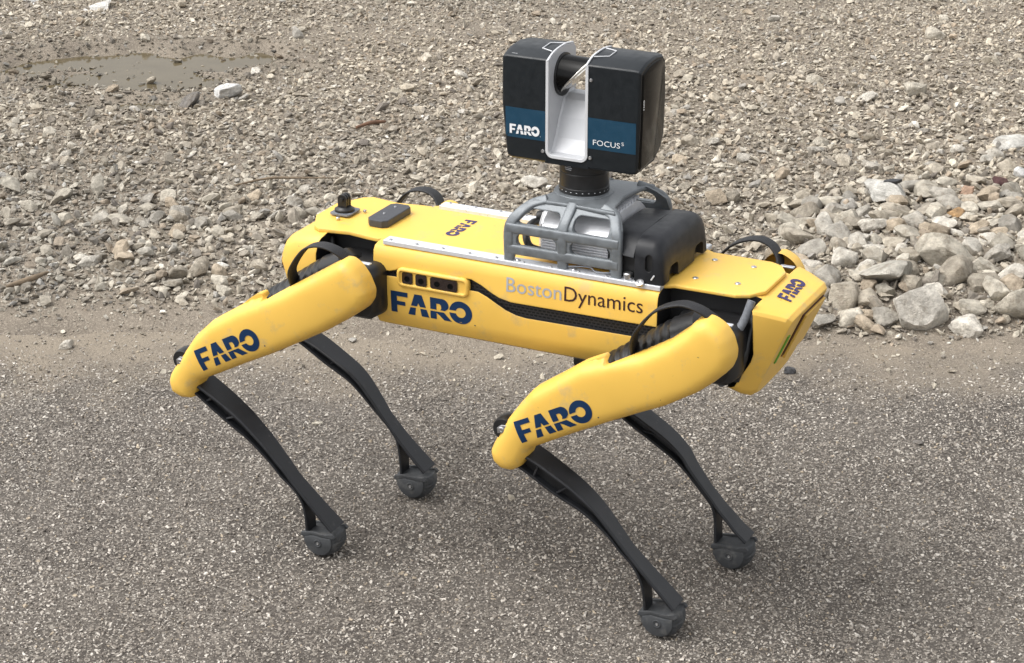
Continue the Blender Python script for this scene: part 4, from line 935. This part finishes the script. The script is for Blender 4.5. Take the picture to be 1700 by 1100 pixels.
# silver U lining of the gap
def u_path(g):
    x0, x1, zb, r = GX0-g, GX1+g, .7500-g, .010+g
    return [(x0, SZ1-.0115)] + [(x0, z) for z in (.86, .80)] + [(x0+r-r*math.cos(a), zb+r-r*math.sin(a)) for a in np.linspace(0, math.pi/2, 7)] + [(x1-r+r*math.sin(a), zb+r-r*math.cos(a)) for a in np.linspace(0, math.pi/2, 7)] + [(x1, z) for z in (.80, .86)] + [(x1, SZ1-.0115)]
ui, uo = u_path(-.0022), u_path(.0024)
V = []; F = []
for (xi, zi), (xo, zo) in zip(ui, uo): V += [(xi, SY0-.0016, zi), (xo, SY0-.0016, zo), (xi, SY0+.006, zi), (xo, SY0+.006, zo)]
for i in range(len(ui)-1):
    o = i*4; F += [(o, o+4, o+5, o+1), (o, o+2, o+6, o+4), (o+1, o+5, o+7, o+3), (o+2, o+3, o+7, o+6)]
n = (len(ui)-1)*4; F += [(0, 1, 3, 2), (n, n+2, n+3, n+1)]
mesh("gap_trim", V, F, "scanner_trim", SC, False)
for gx, sg in ((GX0, 1), (GX1, -1)):       # inner walls, with a trim line following the domed top
    wall = prism("gap_wall", [(SY0+.001, .752), (SY0+.001, SZ1-.0125), (SY0+.0025, SZ1-.0105), (SY0+.024, SZ1-.0025), (.012, SZ1-.0005), (SY1-.014, SZ1-.0045), (SY1-.006, SZ1-.014), (SY1-.004, .80), (SY1-.03, .752)], 'x', gx-sg*.0005, gx+sg*.0028, "scanner_silver", SC)
    tube("top_trim", [(gx+sg*.0008, y, z+.0006) for y, z in ((SY0-.001, SZ1-.0125), (SY0+.0015, SZ1-.0105), (SY0+.024, SZ1-.0025), (.012, SZ1), (SY1-.014, SZ1-.004))], .0017, "scanner_trim", SC, 6, 3)
    lx = gx-sg*.002; ex = gx-sg*(.022 if sg > 0 else .024)
    tube("top_logo_frame", [(lx, -.030, SZ1-.0025), (ex, -.022, SZ1-.0014), (ex, .006, SZ1+.0006), (lx, .016, SZ1+.0002)], .0011, "scanner_trim", SC, 6, 0)
V = []; F = []; RP = [(SY0+.0005, .7530), (-.040, .7580), (-.026, .7780), (-.012, .8080), (.004, .8330), (.018, .8400), (.040, .8400), (.040, .752), (SY0+.0005, .752)]
for y, z in RP: V += [(GX0+.0025, y, z), (GX0+.006, y, z-.0030 if z > .7535 else z), (GX1-.006, y, z-.0030 if z > .7535 else z), (GX1-.0025, y, z)]
for i in range(len(RP)):
    a = i*4; b = ((i+1) % len(RP))*4; F += [(a, a+1, b+1, b), (a+1, a+2, b+2, b+1), (a+2, a+3, b+3, b+2)]
mesh("gap_ramp", V, F, "scanner_silver", SC)
# rotating mirror drum with its slanted end
N = 36; dc = (.0, .871); dr = .0315; r0 = []; r1 = []; r2 = []
for q in range(N):
    a = 2*math.pi*q/N; y, z = math.cos(a), math.sin(a); cut = (.1225+.027*z)
    r0.append((GX0+.001, dc[0]+dr*y*1.03, dc[1]+dr*z*1.03)); r1.append((GX0+.004, dc[0]+dr*y, dc[1]+dr*z)); r2.append((cut, dc[0]+dr*.96*y, dc[1]+dr*.96*z))
drum = loft("mirror_drum", [r0, r1, r2], "scanner_gloss", SC, True, sharp=40)
mesh("mirror", [(x+.0005, y*.9, dc[1]+(z-dc[1])*.9) for x, y, z in r2]+[(x+.004, y*.9, dc[1]+(z-dc[1])*.9-.002) for x, y, z in r2], [tuple(range(N)), tuple(range(2*N-1, N-1, -1))]+[(i, (i+1) % N, N+(i+1) % N, N+i) for i in range(N)], "mirror", drum)
tube("mirror_rim", [(x+.0015, y*.97, dc[1]+(z-dc[1])*.97) for x, y, z in r2+r2[:1]], .0017, "mirror", drum, 6, 0, ref=(1, 0, 0))
lathe("drum_bearing", [(.0345, -.003), (.0345, .0035), (.0315, .0040)], (GX0+.0025, 0, .871), (1, 0, 0), "black_satin", SC, 36)
# blue bands, lettering, screws
def band(x0, x1, z0, z1, tgt):
    V = []; F = []; nx = 8; nz = 5
    b = BVHTree.FromPolygons([v.co for v in tgt.data.vertices], [tuple(p.vertices) for p in tgt.data.polygons])
    for j in range(nz+1):
        for i in range(nx+1):
            x = x0+(x1-x0)*i/nx; z = z0+(z1-z0)*j/nz; h = b.ray_cast(Vector((x, -.2, z)), Vector((0, 1, 0)), .4)
            V.append((x, (h[0].y if h[0] else SY0)-.0005, z))
    for j in range(nz):
        for i in range(nx): o = j*(nx+1)+i; F.append((o, o+1, o+nx+2, o+nx+1))
    return mesh("blue_band", V, F, "scanner_blue", SC, True)
b1 = band(SX0+.0075, GX0-.003, .7735, .8225, lb); b2 = band(GX1+.003, SX1-.0055, .7725, .8225, rb)
place_letters("lettering", FARO, (.0305, SY0-.0013, .7800), (1, 0, 0), (0, 0, 1), .0152, "white_ink", b1, None, .0009, sx=.90)
TFo = text_mesh("FOCUS"); wf = max(v[0] for v in TFo[0])
place_letters("lettering", TFo, (.1735, SY0-.0013, .7795), (1, 0, 0), (0, 0, 1), .0125, "white_ink", b2, None, .0009, sx=.047/(wf*.0125))
TSs = text_mesh("S"); place_letters("lettering", TSs, (.2225, SY0-.0013, .7845), (1, 0, 0), (0, 0, 1), .0078, "white_ink", b2, None, .0009, sx=1.3)
place_letters("lettering", FARO, (SX1+.0022, -.0385, .842), (0, 0, 1), (0, -1, 0), .0042, "white_ink", SC, None, .0004)
for x, z in ((GX0-.007, .757), (GX1+.007, .757), (GX1+.007, .882)): screw((x, SY0-.0012, z), .0030, SC, (0, -1, 0))
box("top_mark", (.030, -.044, SZ1-.0125), (.040, -.0415, SZ1-.0085), "white_ink", SC)
# mounting collar
col = lathe("mount_collar", [(.0405, 0), (.0405, .0090), (.0398, .0096), (.0398, .0330), (.0390, .0335), (.0390, .0350), (.0398, .0355), (.0398, .0520), (.0370, .0530)], (.137, 0, .6868), (0, 0, 1), "black_satin", SC, 48)
for k in range(26):
    a = 2*math.pi*k/26; c, sn = math.cos(a), math.sin(a); R_ = .0408
    t = (-sn, c); h = .0010
    mesh("tick_mark", [(.137+R_*c+t[0]*e*h, R_*sn+t[1]*e*h, .6868+z) for e, z in ((-1, .0044), (1, .0044), (1, .0053), (-1, .0053))], [(0, 1, 2, 3)], "white_ink", col)
# small print on the collar, too fine to read in the photograph
for k, (a0, a1) in enumerate(((-112, -98), (-116, -95), (-114, -97))):
    n = 6; z = .6868+.0465-k*.0028; V = []
    for i in range(n+1):
        a = math.radians(a0+(a1-a0)*i/n); V += [(.137+.0402*math.cos(a), .0402*math.sin(a), z), (.137+.0402*math.cos(a), .0402*math.sin(a), z+.0012)]
    mesh("print_line", V, [(2*i, 2*i+2, 2*i+3, 2*i+1) for i in range(n)], "text_grey", col)
